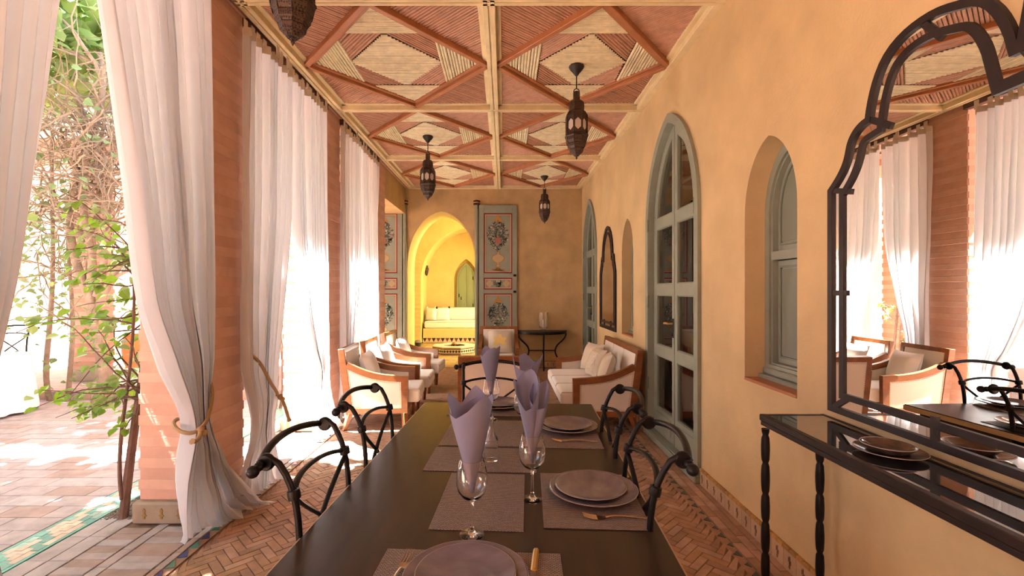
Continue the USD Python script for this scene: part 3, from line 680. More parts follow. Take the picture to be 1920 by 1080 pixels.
    for z in (1.40, 1.70): obj('bolt', MB().box((w - .04 if not mirror else .04, -T - .012, z), (.05, .024, .04), ch=.004), 'iron', d)
    return d
for nm, c in (('door_red', (.20, .025, .018)), ('door_pink', (.62, .40, .33)), ('door_gold', (.40, .21, .045)), ('door_sand', (.46, .34, .18)), ('door_leafgreen', (.07, .11, .055)), ('door_teal', (.06, .12, .12)), ('door_white', (.62, .58, .48)), ('door_rose', (.34, .13, .10)), ('door_navy', (.045, .05, .09))): mat(nm, c, .5)
painted_leaf('painted_door', 'painted sage door leaf folded open to the right of the arched passage', (-.46, YB - .012, .0), .70, False)
painted_leaf('painted_door', 'painted sage door leaf folded open to the left of the passage, half behind the last pillar', (-2.58, YB - .012, .0), .70, True)

# ------------------------------------------------------------------ curtains on the colonnade
def curtain(name, label, keys, npl, n_tabs=0, seed=0, mat_='curtain', group='white curtains of the colonnade', sub=10):
    """keys: rows from the rail down to the floor: (z, x0, y0, x1, y1, fold depth)."""
    from scipy.interpolate import PchipInterpolator
    r = np.random.default_rng(seed); K = np.array(keys, float); K[:, [2, 4]] *= .981 if mat_ == 'curtain' else 1; s = np.r_[0, np.cumsum(np.linalg.norm(np.diff(K[:, :5], axis=0), axis=1))]
    P = PchipInterpolator(s, K); S = np.linspace(0, s[-1], 110); rows = P(S); nc = npl * sub; u = np.linspace(0, 1, nc + 1)
    warp = u + .035 * np.sin(2 * PI * (u * 1.7 + r.random())) * u * (1 - u) * 4 + .02 * np.sin(2 * PI * (u * 3.3 + r.random())) * u * (1 - u) * 4
    am = .65 + .5 * meshkit.noise(np.c_[u * npl * .7, u * 0, u * 0 + seed]); g = np.zeros((len(S), nc + 1, 3))
    for i, (z, x0, y0, x1, y1, amp) in enumerate(rows):
        d = np.array([x1 - x0, y1 - y0]); L = np.linalg.norm(d) + 1e-9; n = np.array([d[1], -d[0]]) / L
        drift = .16 * (meshkit.noise(np.c_[u * 6, u * 0 + S[i] * .8, u * 0 + seed + 9]) - .5)
        ph = 2 * PI * npl * (warp + drift * .25 / npl * 4)
        low = min(1, max(0, (.60 - z) / .45)); w = (np.sin(ph) + .35 * np.sin(2 * ph + 1.1 + seed)) * (1 - .62 * low) + 2.2 * low * (meshkit.fbm(np.c_[u * 5, u * 0 + S[i] * 1.6, u * 0 + seed + 7], 3) - .5)
        off = amp * am * w + .18 * amp * (meshkit.noise(np.c_[u * 9, u * 0 + S[i] * 2.2, u * 0 + seed + 3]) - .5)
        cr = .030 * (meshkit.fbm(np.c_[u * 14, u * 0 + S[i] * 7, u * 0 + seed + 5], 3) - .5) * min(1, max(0, (1.0 - z) * 1.5))
        along = .3 * amp / L * np.cos(ph) * min(1, L * 2)
        uu = np.clip(u + along * 0, 0, 1)
        g[i, :, 0] = x0 + d[0] * uu + n[0] * (off + cr); g[i, :, 1] = y0 + d[1] * uu + n[1] * (off + cr); g[i, :, 2] = z + (0 if i < len(S) - 1 else 0)
    g[:, :, 2] = np.maximum(g[:, :, 2] + np.where(g[:, :, 2] < .12, .05 * (meshkit.noise(np.stack([g[:, :, 0] * 14, g[:, :, 1] * 14, g[:, :, 2] * 9], -1), seed) - .35), 0), .006)
    t = thing(name, label, 'curtain', (0, 0, 0), group=group)
    obj('cloth', MB().sheet(g), mat_, t, smooth=True)
    hem = MB(); hem.sheet(np.stack([g[0] + [0.004, 0, 0.01], g[0] + [0.006, 0, -.05]])); obj('heading', hem, 'tab', t, smooth=True)
    for k in range(n_tabs):
        f = (k + .5) / n_tabs; c = g[0, int(f * nc)]; obj('tab', MB().box((c[0] + .012, c[1], c[2] + .034), (.006, .045, .085), ch=.001), 'tab', t)
    return t
XC = -1.765; ZT = 3.205
curtain('curtain', 'nearest white curtain panel, leaving the frame at the left edge', [(ZT, XC, 1.40, XC, 1.97, .03), (2.6, XC, 1.40, XC, 1.875, .035), (2.03, XC, 1.41, XC, 1.80, .04), (1.55, XC, 1.42, XC, 1.727, .045), (1.1, XC, 1.43, XC, 1.62, .05), (.85, XC, 1.44, XC, 1.58, .05), (.4, XC, 1.42, XC, 1.66, .06), (.05, XC, 1.40, XC, 1.74, .07), (.01, XC, 1.40, XC, 1.78, .07)], 8, 6, 1)
curtain('curtain', 'white curtain tied by a rope to the nearest visible pillar, hem pooled on the bricks', [(ZT, XC, 1.93, XC, 2.835, .035), (2.72, XC, 2.06, XC, 2.835, .038), (1.97, XC, 2.21, XC, 2.835, .045), (1.38, XC, 2.31, XC, 2.83, .05), (1.04, XC + .02, 2.44, XC, 2.815, .05), (.70, XC + .02, 2.605, XC + .01, 2.765, .036), (.62, XC + .02, 2.615, XC + .015, 2.77, .04), (.45, XC - .01, 2.595, XC + .05, 2.84, .065), (.2, XC - .04, 2.60, XC + .13, 2.98, .075), (.05, XC - .05, 2.63, XC + .21, 3.06, .075), (.012, XC - .05, 2.62, XC + .26, 3.11, .06)], 11, 8, 2, sub=12)
curtain('curtain', 'white curtain hanging just past the nearest visible pillar, tied low to its far corner', [(ZT, XC, 3.21, XC, 3.905, .035), (2.1, XC, 3.20, XC, 3.88, .035), (1.36, XC, 3.19, XC, 3.73, .04), (.9, XC, 3.20, XC, 3.62, .045), (.62, XC, 3.30, XC, 3.57, .045), (.5, XC, 3.32, XC, 3.55, .045), (.2, XC, 3.22, XC + .02, 3.55, .055), (.03, XC, 3.14, XC + .06, 3.56, .06), (.012, XC, 3.12, XC + .10, 3.58, .05)], 9, 8, 3, sub=12)
curtain('curtain', 'sunlit white curtain hanging just before the second pillar, right of the narrow gap', [(ZT, XC, 3.93, XC, 4.67, .035), (2.1, XC, 3.97, XC, 4.68, .04), (1.36, XC, 4.1, XC, 4.68, .045), (.9, XC, 4.28, XC, 4.69, .045), (.64, XC, 4.42, XC, 4.68, .045), (.5, XC, 4.42, XC, 4.70, .05), (.2, XC, 4.42, XC + .06, 4.80, .055), (.03, XC, 4.40, XC + .10, 4.90, .05), (.012, XC, 4.4, XC + .12, 4.92, .05)], 9, 8, 4)
curtain('curtain', 'white curtain hanging just past the second pillar, behind the armchairs', [(ZT, XC, 5.14, XC, 5.80, .035), (2.1, XC, 5.13, XC, 5.78, .04), (1.3, XC, 5.17, XC, 5.60, .045), (.8, XC, 5.18, XC, 5.46, .045), (.4, XC, 5.16, XC, 5.46, .05), (.012, XC, 5.16, XC + .03, 5.5, .05)], 6, 6, 5)
curtain('curtain', 'white curtain hanging just before the farthest pillar', [(ZT, XC, 5.83, XC, 6.60, .035), (2.1, XC, 5.88, XC, 6.61, .04), (1.3, XC, 6.05, XC, 6.61, .045), (.8, XC, 6.2, XC, 6.61, .045), (.4, XC, 6.22, XC, 6.62, .05), (.012, XC, 6.22, XC + .03, 6.63, .05)], 7, 7, 6)
def cord(label, pts, tail, r=.011):
    t = thing('tieback_rope', label, 'rope', (0, 0, 0)); sc_y = lambda q: [(a, b * .983, c) for a, b, c in q]; pts, tail = sc_y(pts), sc_y(tail); P = spl(pts, 36); obj('cord', MB().tube(P, r, 7), 'rope', t, smooth=50)
    obj('knot', MB().ball(tail[0], r * 2.0, 1).ball(np.array(tail[0]) + [0.01, 0.015, -.02], r * 1.7, 1), 'rope', t, smooth=50); obj('tail', MB().tube(spl(tail, 12), [r * 1.1] * 11 + [r * 1.6], 7), 'rope', t, smooth=50)
    return t
cord('rope tieback around the curtain of the nearest visible pillar', [(-1.80, 2.80, .98), (-1.76, 2.79, .93), (-1.71, 2.765, .84), (-1.680, 2.70, .745), (-1.675, 2.63, .67), (-1.695, 2.58, .645), (-1.77, 2.57, .66), (-1.83, 2.65, .70)], [(-1.675, 2.605, .652), (-1.66, 2.575, .63), (-1.655, 2.545, .615), (-1.655, 2.505, .62)], .0105)
cord('rope tieback hanging on the curtain just past the nearest visible pillar', [(-1.815, 3.255, 1.00), (-1.735, 3.29, .95), (-1.70, 3.36, .84), (-1.695, 3.46, .72), (-1.70, 3.54, .64), (-1.75, 3.58, .62), (-1.81, 3.45, .66)], [(-1.69, 3.56, .62), (-1.68, 3.60, .56), (-1.675, 3.64, .48), (-1.67, 3.67, .41)], .0115)

# ------------------------------------------------------------------ the dining table and what stands on it
TH = .75; TA = -3.0; TC = np.array([-.032, 1.74]); ca_, sa_ = math.cos(math.radians(TA)), math.sin(math.radians(TA))
def TL(u, v, z=TH): return (TC[0] + ca_ * u - sa_ * v, TC[1] + sa_ * u + ca_ * v, z)       # table coordinates to world
tb = thing('dining_table', 'long dark brown dining table laid with mats, plates and glasses', 'table', (TC[0], TC[1], 0), TA)
obj('tabletop', MB().slab(-.495, .495, -1.03, 1.03, TH - .034, TH, .003), 'table_wood', tb)
edge = MB()
for s in (-1, 1): edge.slab(s * .497 - .003, s * .497 + .003, -1.03, 1.03, TH - .030, TH - .0045)
obj('table_edge', edge, 'table_edge', tb)
for s in (-1, 1):
    obj('apron', MB().slab(s * .44 - .012, s * .44 + .012, -.95, .95, TH - .10, TH - .033, .002), 'table_wood', tb); obj('apron', MB().slab(-.44, .44, s * .95 - .012, s * .95 + .012, TH - .10, TH - .033, .002), 'table_wood', tb)
    for q in (-1, 1): obj('leg', MB().slab(s * .43 - .03, s * .43 + .03, q * .94 - .03, q * .94 + .03, 0, TH - .034, .005), 'table_wood', tb)
MATZ = .0025
def placemat(label, c0, c1, rz=TA):
    """c0, c1: far-left and near-right corners in the photograph."""
    p = U(*c0, TH); q = U(*c1, TH); r = math.radians(rz); d = q[:2] - p[:2]; R = np.array([[math.cos(r), math.sin(r)], [-math.sin(r), math.cos(r)]]); w, h = np.abs(R @ d)
    t = thing('placemat', label, 'placemat', (*((p + q)[:2] / 2), TH + .0003), rz, group='woven placemats on the dining table')
    obj('weave', MB().box((0, 0, MATZ / 2), (w, h, MATZ), ch=.0008), 'weave', t); return t
placemat('woven placemat under the plates nearest the camera', (727, 1030), (1064, 1150))
placemat('woven placemat in the middle of the table behind the nearest plates', (847, 888), (982, 998))
placemat('woven placemat, second along the middle of the table', (818, 839), (1006, 887), TA)
placemat('woven placemat in mid table behind the ribbed glass bottle', (850, 788), (984, 838), TA)
placemat('woven placemat under the near plates on the right side of the table', (1013, 888), (1226, 997))
placemat('woven placemat under the farther plates on the right side of the table', (985, 789), (1133, 842))
placemat('woven placemat under the plates at the far end of the table', (852, 757), (985, 781))
PROF_BIG = [(0, .004), (.075, .004), (.080, 0), (.088, .002), (.108, .012), (.140, .021), (.1425, .0235), (.140, .026), (.110, .0175), (.088, .009), (.06, .0075), (0, .0075)]
PROF_DIN = [(0, .004), (.060, .004), (.064, 0), (.072, .002), (.088, .011), (.112, .017), (.1142, .0192), (.112, .0215), (.090, .0155), (.074, .0075), (.05, .0065), (0, .0065)]
def plate(name, label, loc, prof, group, src=None, rz=0):
    if src is not None: return copy_of(src, name, label, loc, rz, group)
    t = thing(name, label, 'plate', loc, rz, group); obj('dish', MB().lathe(prof, 56), 'glaze', t, smooth=40)
    r = max(p[0] for p in prof); zt = [p[1] for p in prof if p[0] == r][0]; a = np.arange(56) * 2 * PI / 56
    obj('glazed_rim', MB().tube(np.c_[r * np.cos(a), r * np.sin(a), a * 0 + zt + .0003], .0013, 6, closed=True), 'glaze_rim', t, smooth=True); return t
zp = TH + .0003 + MATZ + .0002; S1 = S2 = None
for k, (px, py, w) in enumerate((('place nearest the camera', 0, 0), ('near place on the right', 0, 0), ('farther place on the right', 0, 0), ('far end of the table', 0, 0))):
    c = (U(873, 1096, zp), U(1112, 926, zp), U(1064, 804, zp), U(935, 762, zp))[k]
    a = plate('charger_plate', 'large grey purple plate under a smaller one at the ' + px, (c[0], c[1], zp), PROF_BIG, 'large glazed plates', S1, 40 * k); S1 = S1 or a
    d = (.004, -.012 * (k == 1) - .004, .012)[0:2]; a = plate('dinner_plate', 'smaller grey purple plate on the large one at the ' + px, (c[0] - (.008 if k == 1 else 0), c[1] + .004, zp + .0098), PROF_DIN, 'small glazed plates', S2, 70 * k); S2 = S2 or a
def fork_mesh():
    mb = MB(); h = spl([(-.10, 0, .003), (-.05, 0, .004), (.0, 0, .009), (.035, 0, .004)], 16)
    mb.tube(h, np.interp(np.linspace(0, 1, 16), [0, .3, .8, 1], [.0065, .0045, .0032, .0045]), 8, squash=(1, .55)); m1 = mb
    return m1
def fork(label, loc, rz):
    t = thing('fork', label, 'fork', loc, rz, group='forks'); obj('handle', fork_mesh(), 'silver', t, smooth=50)
    b = MB(); x = np.linspace(.03, .062, 6); hw = np.array([.004, .008, .0105, .0115, .012, .012]); zz = np.interp(x, [.03, .045, .062], [.0045, .0025, .0035])
    b.sheet(np.stack([np.c_[x, -hw, zz], np.c_[x, -hw * .4, zz - .001], np.c_[x, hw * .4, zz - .001], np.c_[x, hw, zz]])); obj('head', b, 'silver', t, smooth=True)
    for k in range(4):
        y = -.0105 + k * .007; obj('tine', MB().tube([(.061, y, .0035), (.08, y, .006), (.102, y, .013)], [.0022, .0018, .0010], 6), 'silver', t, smooth=True)
    return t
def at(p, z): q = U(*p, z); return (q[0], q[1], z)
fork('fork lying in front of the near plates on the right side of the table', at((1158, 972), zp), 180)
fork('fork lying in front of the farther plates on the right side of the table', at((1078, 828), zp), 180)
fork('fork left of the plates nearest the camera', at((742, 1085), zp), 82)
def knife(label, loc, rz, L=.20):
    t = thing('knife', label, 'knife', loc, rz, group='knives'); obj('handle', MB().box((-.055, 0, .005), (.095, .015, .009), ch=.004), 'gold', t, smooth=40)
    obj('blade', MB().prism(Polygon([(-.01, -.006), (.10, -.008), (.125, .004), (.11, .008), (-.01, .006)]), .003, .005), 'silver', t); return t
knife('knife with a gold handle right of the plates nearest the camera', at((1000, 1078), zp), 262)
knife('knife tucked behind the near plates on the right side of the table', at((1125, 895), zp), 176)
knife('knife with a gold handle leaning at the far end plates', at((956, 763), zp), 35)
GL = [(0, 0), (.034, 0), (.0345, .0016), (.030, .0035), (.012, .007), (.0058, .014), (.0048, .03), (.0046, .075), (.0054, .090), (.012, .097), (.027, .106), (.0385, .122), (.0435, .142), (.0425, .165), (.0375, .190), (.0330, .208), (.0326, .2085), (.0322, .208), (.0365, .190), (.0415, .165), (.0425, .142), (.0377, .124), (.0266, .1085), (.010, .101), (0, .0995)]
gsrc = None; GP = [(885, 1003, 'nearest the camera, on the table before the middle placemat'), (998, 936, 'between the middle placemat and the right hand near plates'), None, None]
GX = [U(885, 1003, TH), U(998, 936, TH), np.array([-.066, 2.40, TH]), np.array([.088, 2.14, TH])]
GLAB = ['wine glass nearest the camera holding a wide rolled napkin', 'wine glass between the mats, left of the near right hand plates', 'wine glass at the far end of the table before the iron chair', 'wine glass hidden behind the tall twin rolled napkin']
for k in range(4):
    z = TH + .0004 if k != 2 else zp
    if gsrc is None:
        gsrc = thing('wine_glass', GLAB[0], 'glass', (*GX[0][:2], z), 0, 'wine glasses'); obj('bowl', MB().lathe(GL[7:19] + GL[18:], 36), 'glass', gsrc, smooth=50); obj('stem_and_foot', MB().lathe(GL[:9] + [(0, .0905)], 28), 'glass', gsrc, smooth=50)
    else: copy_of(gsrc, 'wine_glass', GLAB[k], (*GX[k][:2], z))
def napkin(label, base, cones, rz=0, wide=1.22):
    """cones: (dx, dy of top centre, tip radius, top radius, theta0, theta1, length, rim heights, inset)."""
    t = thing('napkin', label, 'napkin', base, rz, group='rolled lilac napkins')
    for (dx, dy, r0, r1, a0, a1, zb, L, rim, wr) in cones:
        nu, nv = 44, 20; u = np.linspace(0, 1, nu); th = a0 + (a1 - a0) * u
        from scipy.interpolate import PchipInterpolator
        hr = .75 * np.interp(u, np.linspace(0, 1, len(rim)), rim) + .25 * PchipInterpolator(np.linspace(0, 1, len(rim)), rim)(u); g = np.zeros((nv, nu, 3))
        for i, v in enumerate(np.linspace(0, 1, nv)):
            r = (r0 + (r1 * wide - r0) * (v * hr) ** .95) * (1 + wr * u) + .0025 * np.sin(th * 3 + v * 4) * v; z = zb + L * v * hr
            g[i, :, 0] = dx * wide * v * hr + r * np.cos(th); g[i, :, 1] = dy * v * hr + r * np.sin(th); g[i, :, 2] = z
        obj('fold', MB().sheet(g), 'napkin_cloth', t, smooth=True)
    return t
zn = TH + .108
napkin('wide cone of rolled lilac napkin in the wine glass nearest the camera', (*GX[0][:2], zn + .008), [(-.004, 0, .004, .058, -PI * .95, PI * .35, 0, .285, [.80, .75, .83, .98, .86, .93, .82], .0), (-.006, .004, .003, .054, PI * .2, PI * 1.15, .002, .288, [.84, .97, .80, .93, .80], .0), (0, .01, .003, .040, PI * .15, PI * .85, .004, .27, [.80, .92, .86, .78], .0)])
napkin('twin roll of lilac napkin in the second wine glass', (*GX[1][:2], zn + .008), [(-.016, -.004, .004, .036, -PI * 1.3, PI * .05, 0, .28, [.86, .97, .76, .62, .66, .86, 1.0], .0), (.024, .002, .003, .029, -PI * 1.25, PI * .65, .004, .255, [.98, .80, .68, .70, .84, 1.0, .92], .08), (-.014, .006, .003, .034, PI * .05, PI * 1.0, .004, .285, [.9, 1.02, .95, .86], .0)])
napkin('narrow rolled napkin in the glass at the far end of the table', (*GX[2][:2], zn + .008), [(-.008, 0, .004, .048, -PI * 1.0, -PI * .12, 0, .275, [.84, .80, .92, .97, .88], 0), (-.004, .004, .004, .046, -PI * .42, PI * .95, .003, .275, [.9, .98, .90, .84, .96, .82], 0)])
napkin('open rolled napkin leaning right, behind the twin roll', (*GX[3][:2], zn + .008), [(.012, 0, .004, .054, -PI * 1.1, -PI * .2, 0, .27, [.98, .80, .72, .70, .86], 0), (.03, .004, .003, .05, -PI * .45, PI * .9, .003, .27, [.72, .98, .84, .80, .95, .9], 0)])
bt = U(921, 864, TH); ct = thing('ribbed_bottle', 'small ribbed clear glass bottle standing behind the nearest napkin', 'bottle', (bt[0], bt[1], TH + .0032))
pr = [(0, 0), (.026, 0)]
for k in range(7): pr += [(.0285, .006 + k * .011), (.0265, .0115 + k * .011)]
pr += [(.024, .088), (.014, .105), (.0105, .125), (.0105, .165), (.013, .172), (.011, .172), (.0085, .165), (.0085, .125), (.012, .106), (.022, .088), (.024, .06), (.024, .006), (0, .004)]
obj('body', MB().lathe(pr, 28), 'glass', ct, smooth=40)

# ------------------------------------------------------------------ iron chairs
def iron_chair(label, loc, rz, group='wrought iron chairs round the table'):
    t = thing('iron_chair', label, 'chair', loc, rz, group); r = .0092
    for s in (-1, 1):
        po_ = obj('post', MB().tube(spl([(-.085, s * .185, 0), (-.03, s * .18, .22), (.0, s * .175, .46), (.0, s * .173, .70), (-.012, s * .175, .84), (-.045, s * .178, .93), (-.085, s * .182, .965), (-.108, s * .182, .955), (-.104, s * .182, .937), (-.088, s * .182, .945)], 34), r, 8), 'iron', t, smooth=50)
        obj('collar', MB().lathe([(.010, -.014), (.0165, -.012), (.0175, 0), (.0165, .012), (.010, .014)], 10, (-.016, s * .175, .862), rotm(ry=-.2)), 'iron', po_, smooth=40)
        obj('finial', MB().ball((-.100, s * .228, .942), .0165, 2).ball((-.098, s * .205, .947), .0135, 1), 'iron', t, smooth=True)
        obj('scroll', MB().lathe([(0, -.010), (.020, -.010), (.024, -.004), (.024, .004), (.020, .010), (0, .010)], 14, (-.090, s * .182, .952), rotm(rx=PI / 2)), 'iron', po_, smooth=40)
        obj('brace', MB().tube(spl([(-.012, s * .172, .850), (-.02, s * .06, .765), (-.012, -s * .09, .64), (.0, -s * .17, .52)], 12), .0085, 7, squash=(1, .7)), 'iron', t, smooth=50)
        obj('front_leg', MB().tube(spl([(.40, s * .20, .46), (.415, s * .205, .25), (.43, s * .21, 0)], 8), r, 8), 'iron', t, smooth=50)
        obj('seat_rail', MB().tube([(0, s * .175, .46), (.40, s * .20, .46)], .010, 7), 'iron', t)
    obj('top_rail', MB().tube(spl([(-.096, -.206, .948), (-.122, -.11, .968), (-.132, 0, .976), (-.122, .11, .968), (-.096, .206, .948)], 20), .0105, 8), 'iron', t, smooth=50)
    obj('middle_rail', MB().tube(spl([(-.016, -.175, .862), (-.045, -.08, .880), (-.05, 0, .884), (-.045, .08, .880), (-.016, .175, .862)], 16), .0095, 7, squash=(1, .7)), 'iron', t, smooth=50)
    for x in (0.0, .40): obj('seat_rail', MB().tube([(x, -.195, .46), (x, .195, .46)], .010, 7), 'iron', t)
    obj('seat_panel', MB().slab(.0, .405, -.185, .185, .462, .474, .004), 'iron_brown', t)
    obj('stretcher', MB().tube([(.418, -.206, .2), (.418, .206, .2)], .007, 6), 'iron', t); return t
ch0 = iron_chair('black wrought iron chair nearest the camera on the left side of the table', (-.55, 1.445, 0), -3)
copy_of(ch0, 'iron_chair', 'black wrought iron chair on the left side of the table, before the first armchair', (-.545, 2.045, 0), -4)
copy_of(ch0, 'iron_chair', 'black wrought iron chair nearest the camera on the right side of the table', (.415, 1.47, 0), 177)
copy_of(ch0, 'iron_chair', 'black wrought iron chair on the right side of the table, before the sofa', (.452, 2.03, 0), 177)
copy_of(ch0, 'iron_chair', 'black wrought iron chair at the far end of the table, behind the far glass', (-.072, 2.80, 0), -91)

# ------------------------------------------------------------------ armchairs and sofa
def seating(name, label, cat, loc, rz, w, n, group=None):
    t = thing(name, label, cat, loc, rz, group); D = .66; h = w / 2
    lean = rotm(ry=-.13)
    def P(x, z): v = lean @ np.array([x, 0, z - .30]); return (v[0], v[2] + .30)
    bp = Polygon([P(-.035, .17), P(.03, .17), P(.03, .83), P(-.035, .83)])
    for s in (-1, 1):
        y = s * (h - .026)
        armc = spl([(-.015, 0, .665), (.07, 0, .622), (.20, 0, .570), (.36, 0, .535), (.50, 0, .522), (.585, 0, .518)], 14)[:, [0, 2]]
        arm = LineString(armc).buffer(.030, cap_style=2); post = Polygon([(.535, .17), (.595, .17), (.600, .548), (.530, .548)]); bot = sbox(-.02, .17, .595, .225)
        fr = unary_union([arm, post, bot, bp.intersection(sbox(-1, .1, 1, .70))]).buffer(.002).buffer(-.002)
        obj('arm_frame', MB().prism(fr, y - .026, y + .026, 'y'), 'wood', t, smooth=30)
        hole = Polygon([(x, z) for x, z in armc] + [(.55, .2), (.0, .2)]).buffer(0)
        sp_ = obj('side_panel', MB().prism(hole, y - .016, y + .016, 'y'), 'upholstery', t)
        nails = MB(); ring = hole.difference(arm.buffer(.012)).difference(post.buffer(.012)).difference(bot.buffer(.012)).difference(bp.buffer(.012))
        ring = max(ring.geoms, key=lambda g: g.area) if hasattr(ring, 'geoms') else ring
        L = ring.exterior.length
        for k in range(int(L / .017)):
            q = ring.exterior.interpolate(k * .017); nails.add(*(lambda m: (m.vertices * [.0045, .003, .0045], m.faces))(trimesh.creation.icosphere(0, 1.0)), None, (q.x, y + s * .017, q.y))
        obj('nail_trim', nails, 'nail', sp_, kind='stuff')
        obj('front_leg', MB().tube([(.565, y, .175), (.566, y, .0)], [.036, .024], 4), 'wood', t)
        v = P(0, .17); obj('back_leg', MB().tube([(v[0], y, v[1] + .01), (v[0] - .06, y, 0)], [.034, .024], 4), 'wood', t)
        for k in range(1, n):
            if s > 0: obj('front_leg', MB().tube([(.565, -h + k * w / n, .175), (.566, -h + k * w / n, .0)], [.034, .024], 4), 'wood', t)
    bk = MB(); W2 = h - .002
    def bar(y0, y1, z0, z1, x0=-.032, x1=.030): bk.box(((lambda q: (q[0], (y0 + y1) / 2, q[1]))(P((x0 + x1) / 2, (z0 + z1) / 2))), (x1 - x0, y1 - y0, z1 - z0), lean, .004)
    bar(-W2, W2, .785, .835); bar(-W2, -W2 + .05, .55, .80); bar(W2 - .05, W2, .55, .80)
    obj('back_frame', bk, 'wood', t, smooth=30); bk = MB(); bar(-W2 + .04, W2 - .04, .17, .225); obj('back_rail', bk, 'wood', t)
    ww = (w - .10) / n
    for k in range(n):
        yc = -h + .05 + (k + .5) * ww; m = rbox(.055, ww - .016, .58, .014); m.apply_transform(trimesh.transformations.rotation_matrix(-.13, [0, 1, 0])); q = P(.002, .505); m.apply_translation([q[0], yc, q[1]]); obj('back_panel', m, 'upholstery', t, smooth=40)
        cw = (w - .108) / n; m = rbox(.66, cw - .004, .145, .035, .012); m.apply_translation([.385, -h + .054 + (k + .5) * cw, .335]); sc_ = obj('seat_cushion', m, 'seat_cloth', t, smooth=40)
        ycs = -h + .054 + (k + .5) * cw; e = cw / 2 - .014; obj('piping', MB().tube([(.70, ycs - e, .40), (.712, ycs - e, .37), (.712, ycs + e, .37), (.70, ycs + e, .40), (.10, ycs + e, .402)], .0045, 6), 'cushion_cloth', sc_)
    bp2 = MB(); q = P(-.034, .505); bp2.box((q[0], 0, q[1]), (.006, w - .11, .565), lean); bc_ = obj('back_cover', bp2, 'upholstery', t)
    nl = MB()
    for z in np.arange(.235, .78, .018):
        for s in (-1, 1): q = P(-.040, z); nl.add(trimesh.creation.icosphere(0, .0042).vertices, trimesh.creation.icosphere(0, .0042).faces, None, (q[0], s * (h - .06), q[1]))
    for yy in np.arange(-h + .06, h - .055, .018): q = P(-.040, .778); nl.add(trimesh.creation.icosphere(0, .0042).vertices, trimesh.creation.icosphere(0, .0042).faces, None, (q[0], yy, q[1]))
    obj('nail_trim', nl, 'nail', bc_, kind='stuff')
    obj('apron', MB().slab(.54, .59, -h + .05, h - .05, .175, .262, .004), 'wood', t); obj('seat_deck', MB().slab(.0, .56, -h + .05, h - .05, .20, .262), 'dark_board', t)
    return t
def pillow(label, root_loc, rz, dx, dy, w, hgt, tilt, yaw=0, style=None, group='cushions on the seats'):
    """A cushion leaning on the back of a seat (local x is the seat's front)."""
    r = math.radians(rz); X = root_loc[0] + math.cos(r) * dx - math.sin(r) * dy; Y = root_loc[1] + math.sin(r) * dx + math.cos(r) * dy
    t = thing('cushion', label, 'cushion', (X, Y, .423), rz + yaw, group)
    m = cushion(w, hgt, .15); T = trimesh.transformations
    M = T.concatenate_matrices(T.translation_matrix([0, 0, hgt / 2 * math.cos(math.radians(tilt)) - .004]), T.rotation_matrix(-math.radians(tilt), [0, 1, 0]), T.rotation_matrix(PI / 2, [0, 0, 1]), T.rotation_matrix(PI / 2, [1, 0, 0]))
    m.apply_transform(M); cv_ = obj('cover', m, 'cushion_cloth' if style != 'white' else 'seat_cloth', t, smooth=60)
    if style == 'leaf':
        lf = unary_union([affinity.rotate(affinity.scale(Point(0, .05).buffer(.05, 6), .55, 1.2), a, origin=(0, 0)) for a in (0, 62, -62, 118, -118)]).buffer(.004)
        mm = MB().prism(lf, .070, .0785).get(); mm.apply_transform(M); obj('leaf_motif', mm, 'cushion_gold', cv_)
    if style == 'stripe':
        for q in (-.25, .05): mm = MB(); yy = np.linspace(-.44, .44, 12); e = .15 / 2 * ((1 - abs(2 * q) ** 3.2) * (1 - np.abs(2 * yy) ** 3.2)) ** .55 + .004; mm.sheet(np.stack([np.c_[yy * 0 + (q - .025) * w, yy * hgt, e], np.c_[yy * 0 + (q + .025) * w, yy * hgt, e]])); mg = mm.get(); mg.apply_transform(M); obj('stripe', mg, 'cushion_stripe', cv_, smooth=True)
    if style == 'dots':
        dots = MB(); rr = np.random.default_rng(4)
        for k in range(70):
            a, b = rr.uniform(-.38, .38, 2); e = .15 / 2 * ((1 - abs(2 * a) ** 3.2) * (1 - abs(2 * b) ** 3.2)) ** .55; dots.add(trimesh.creation.icosphere(0, .006).vertices * [1, 1, .5], trimesh.creation.icosphere(0, .006).faces, None, (a * w, b * hgt, e))
        mg = dots.get(); mg.apply_transform(M); obj('embroidery', mg, 'cushion_stripe', cv_, kind='stuff')
    return t
ac = seating('armchair', 'wooden framed cream armchair nearest the camera in the row along the colonnade', 'armchair', (-1.60, 5.00, 0), 4, .63, 1, 'cream armchairs of the lounge')
A2 = (-1.60, 5.74, 0); A3 = (-1.60, 6.72, 0); A4 = (-.10, 4.24, 0); A5 = (-.085, 7.62, 0)
copy_of(ac, 'armchair', 'middle cream armchair of the row along the colonnade, partly in the sun', A2, 2)
copy_of(ac, 'armchair', 'farthest cream armchair of the row along the colonnade', A3, -2)
copy_of(ac, 'armchair', 'cream armchair turned away, its nail studded back towards the dining table', A4, 90)
copy_of(ac, 'armchair', 'cream armchair facing the camera in front of the right painted door', A5, 270)
pillow('white cushion on the nearest armchair of the row', (-1.60, 5.0), 4, .15, .02, .40, .36, 18, style='white')
pillow('white cushion on the middle armchair of the row', A2, 2, .15, .0, .40, .36, 18, style='white')
pillow('white cushion on the farthest armchair of the row', A3, -2, .15, .0, .38, .34, 18)
pillow('white cushion with a gold leaf motif on the armchair facing the camera', A5, 270, .15, .02, .40, .37, 16, style='leaf')
so = seating('sofa', 'three seat wooden framed cream sofa against the right wall', 'sofa', (1.28, 5.33, 0), 180, 1.50, 3)
pillow('plain beige cushion leaning at the far end of the sofa', (1.28, 5.33), 180, .17, -.50, .36, .36, 20, 24)
